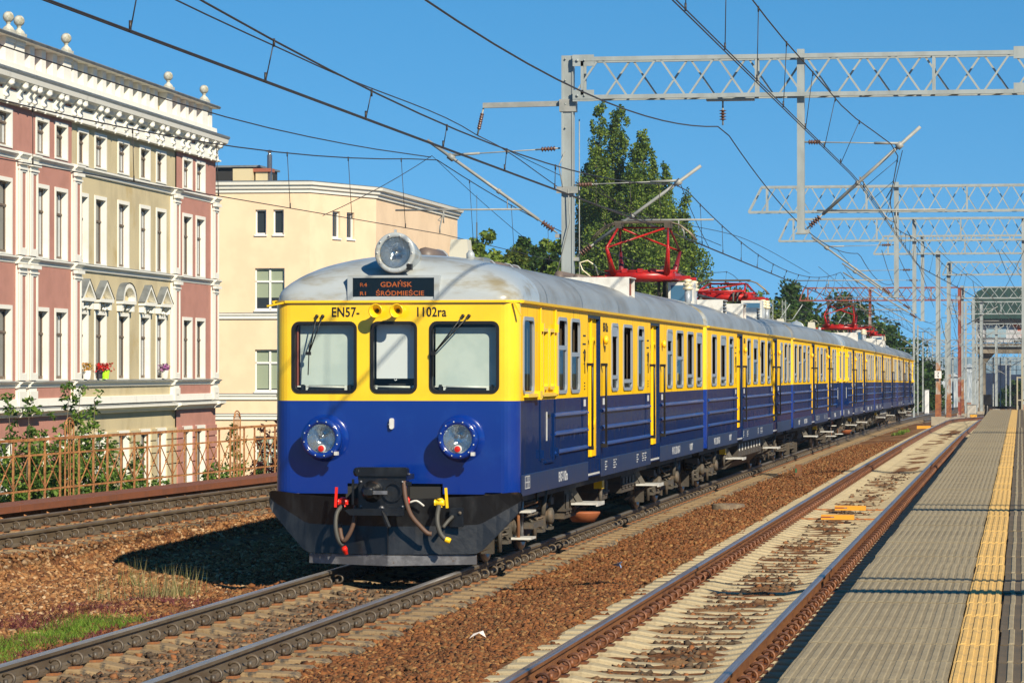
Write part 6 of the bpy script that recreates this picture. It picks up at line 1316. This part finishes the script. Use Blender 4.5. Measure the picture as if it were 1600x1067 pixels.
p = W(1522, 640, 215)
for x, y, w, h, c, lab in ((W(1518, 640, 190).x, 190, .55, 1.0, (.45, .42, .36), 'pale concrete cabinet right of the rust-footed masts'), (W(1521, 645, 182).x, 182, .4, .5, (.75, .38, .04), 'yellow box at the foot of the pale cabinet'), (W(1514, 630, 200).x, 200, .28, 1.1, (.35, .12, .06), 'red brown drum standing behind the masts'), (W(1448, 612, 250).x, 250, .35, 2.0, (.7, .7, .7), 'white upright cabinet right of the train end')):
    r = empty('line_cabinet', (x, y, -drop(y) - .3), label=lab, cat='cabinet'); mb = MB(); mb.prism(rrect(w, w, .05, 2), lambda u, v, t: (u, v, t), 0, h); mb.build('housing', mat('cab_' + str(y), c, .6), r); mb = MB(); mb.prism(rrect(w * 1.1, w * 1.1, .04, 2), lambda u, v, t: (u, v, t), h, h + .05); mb.build('lid', m_galt, r)
# telecom mast beside the yellow building
p = W(745, 400, 260); r = empty('telecom_mast', (p.x, 260, -4.6), label='thin telecom mast with small dishes beside the yellow building', cat='mast')
mb = MB(); mb.bar((0, 0, 0), (0, 0, 19.2), .1); mb.bar((0, 0, 19), (0, 0, 21.5), .04); mb.build('pole', m_wirg, r); mb = MB()
for i, (dx, z) in enumerate(((-1.1, 15.6), (-.6, 15.9), (.3, 16.0), (.5, 15.4), (-.9, 14.8))): mb.box(dx - .1, dx + .1, -.1, .1, z - .5, z + .3); mb.bar((0, 0, z), (dx, 0, z), .05)
mb.lathe([(.3, 0), (.25, .06)], (-.2, -.1, 13.6), (0, -1, 0), 12); mb.tube([(-3.2, 0, 15.2), (-1.8, 0, 15.0), (-1.3, 0, 14)], .06, 6); mb.build('antennas', m_galv, r)

# the thin air between the camera and the far end of the yard
hz = MB(); hz.box(-60, 60, -8, 620, -5.6, 30); hm = bpy.data.materials.new('thin_air'); hm.use_nodes = True; hn = hm.node_tree; hn.nodes.remove(hn.nodes['Principled BSDF'])
pv = hn.nodes.new('ShaderNodeVolumePrincipled'); pv.inputs['Color'].default_value = (.80, .90, 1, 1); pv.inputs['Density'].default_value = .00018; pv.inputs['Anisotropy'].default_value = .2
hn.links.new(pv.outputs[0], hn.nodes['Material Output'].inputs['Volume']); hz.build('haze', hm, kind='stuff')
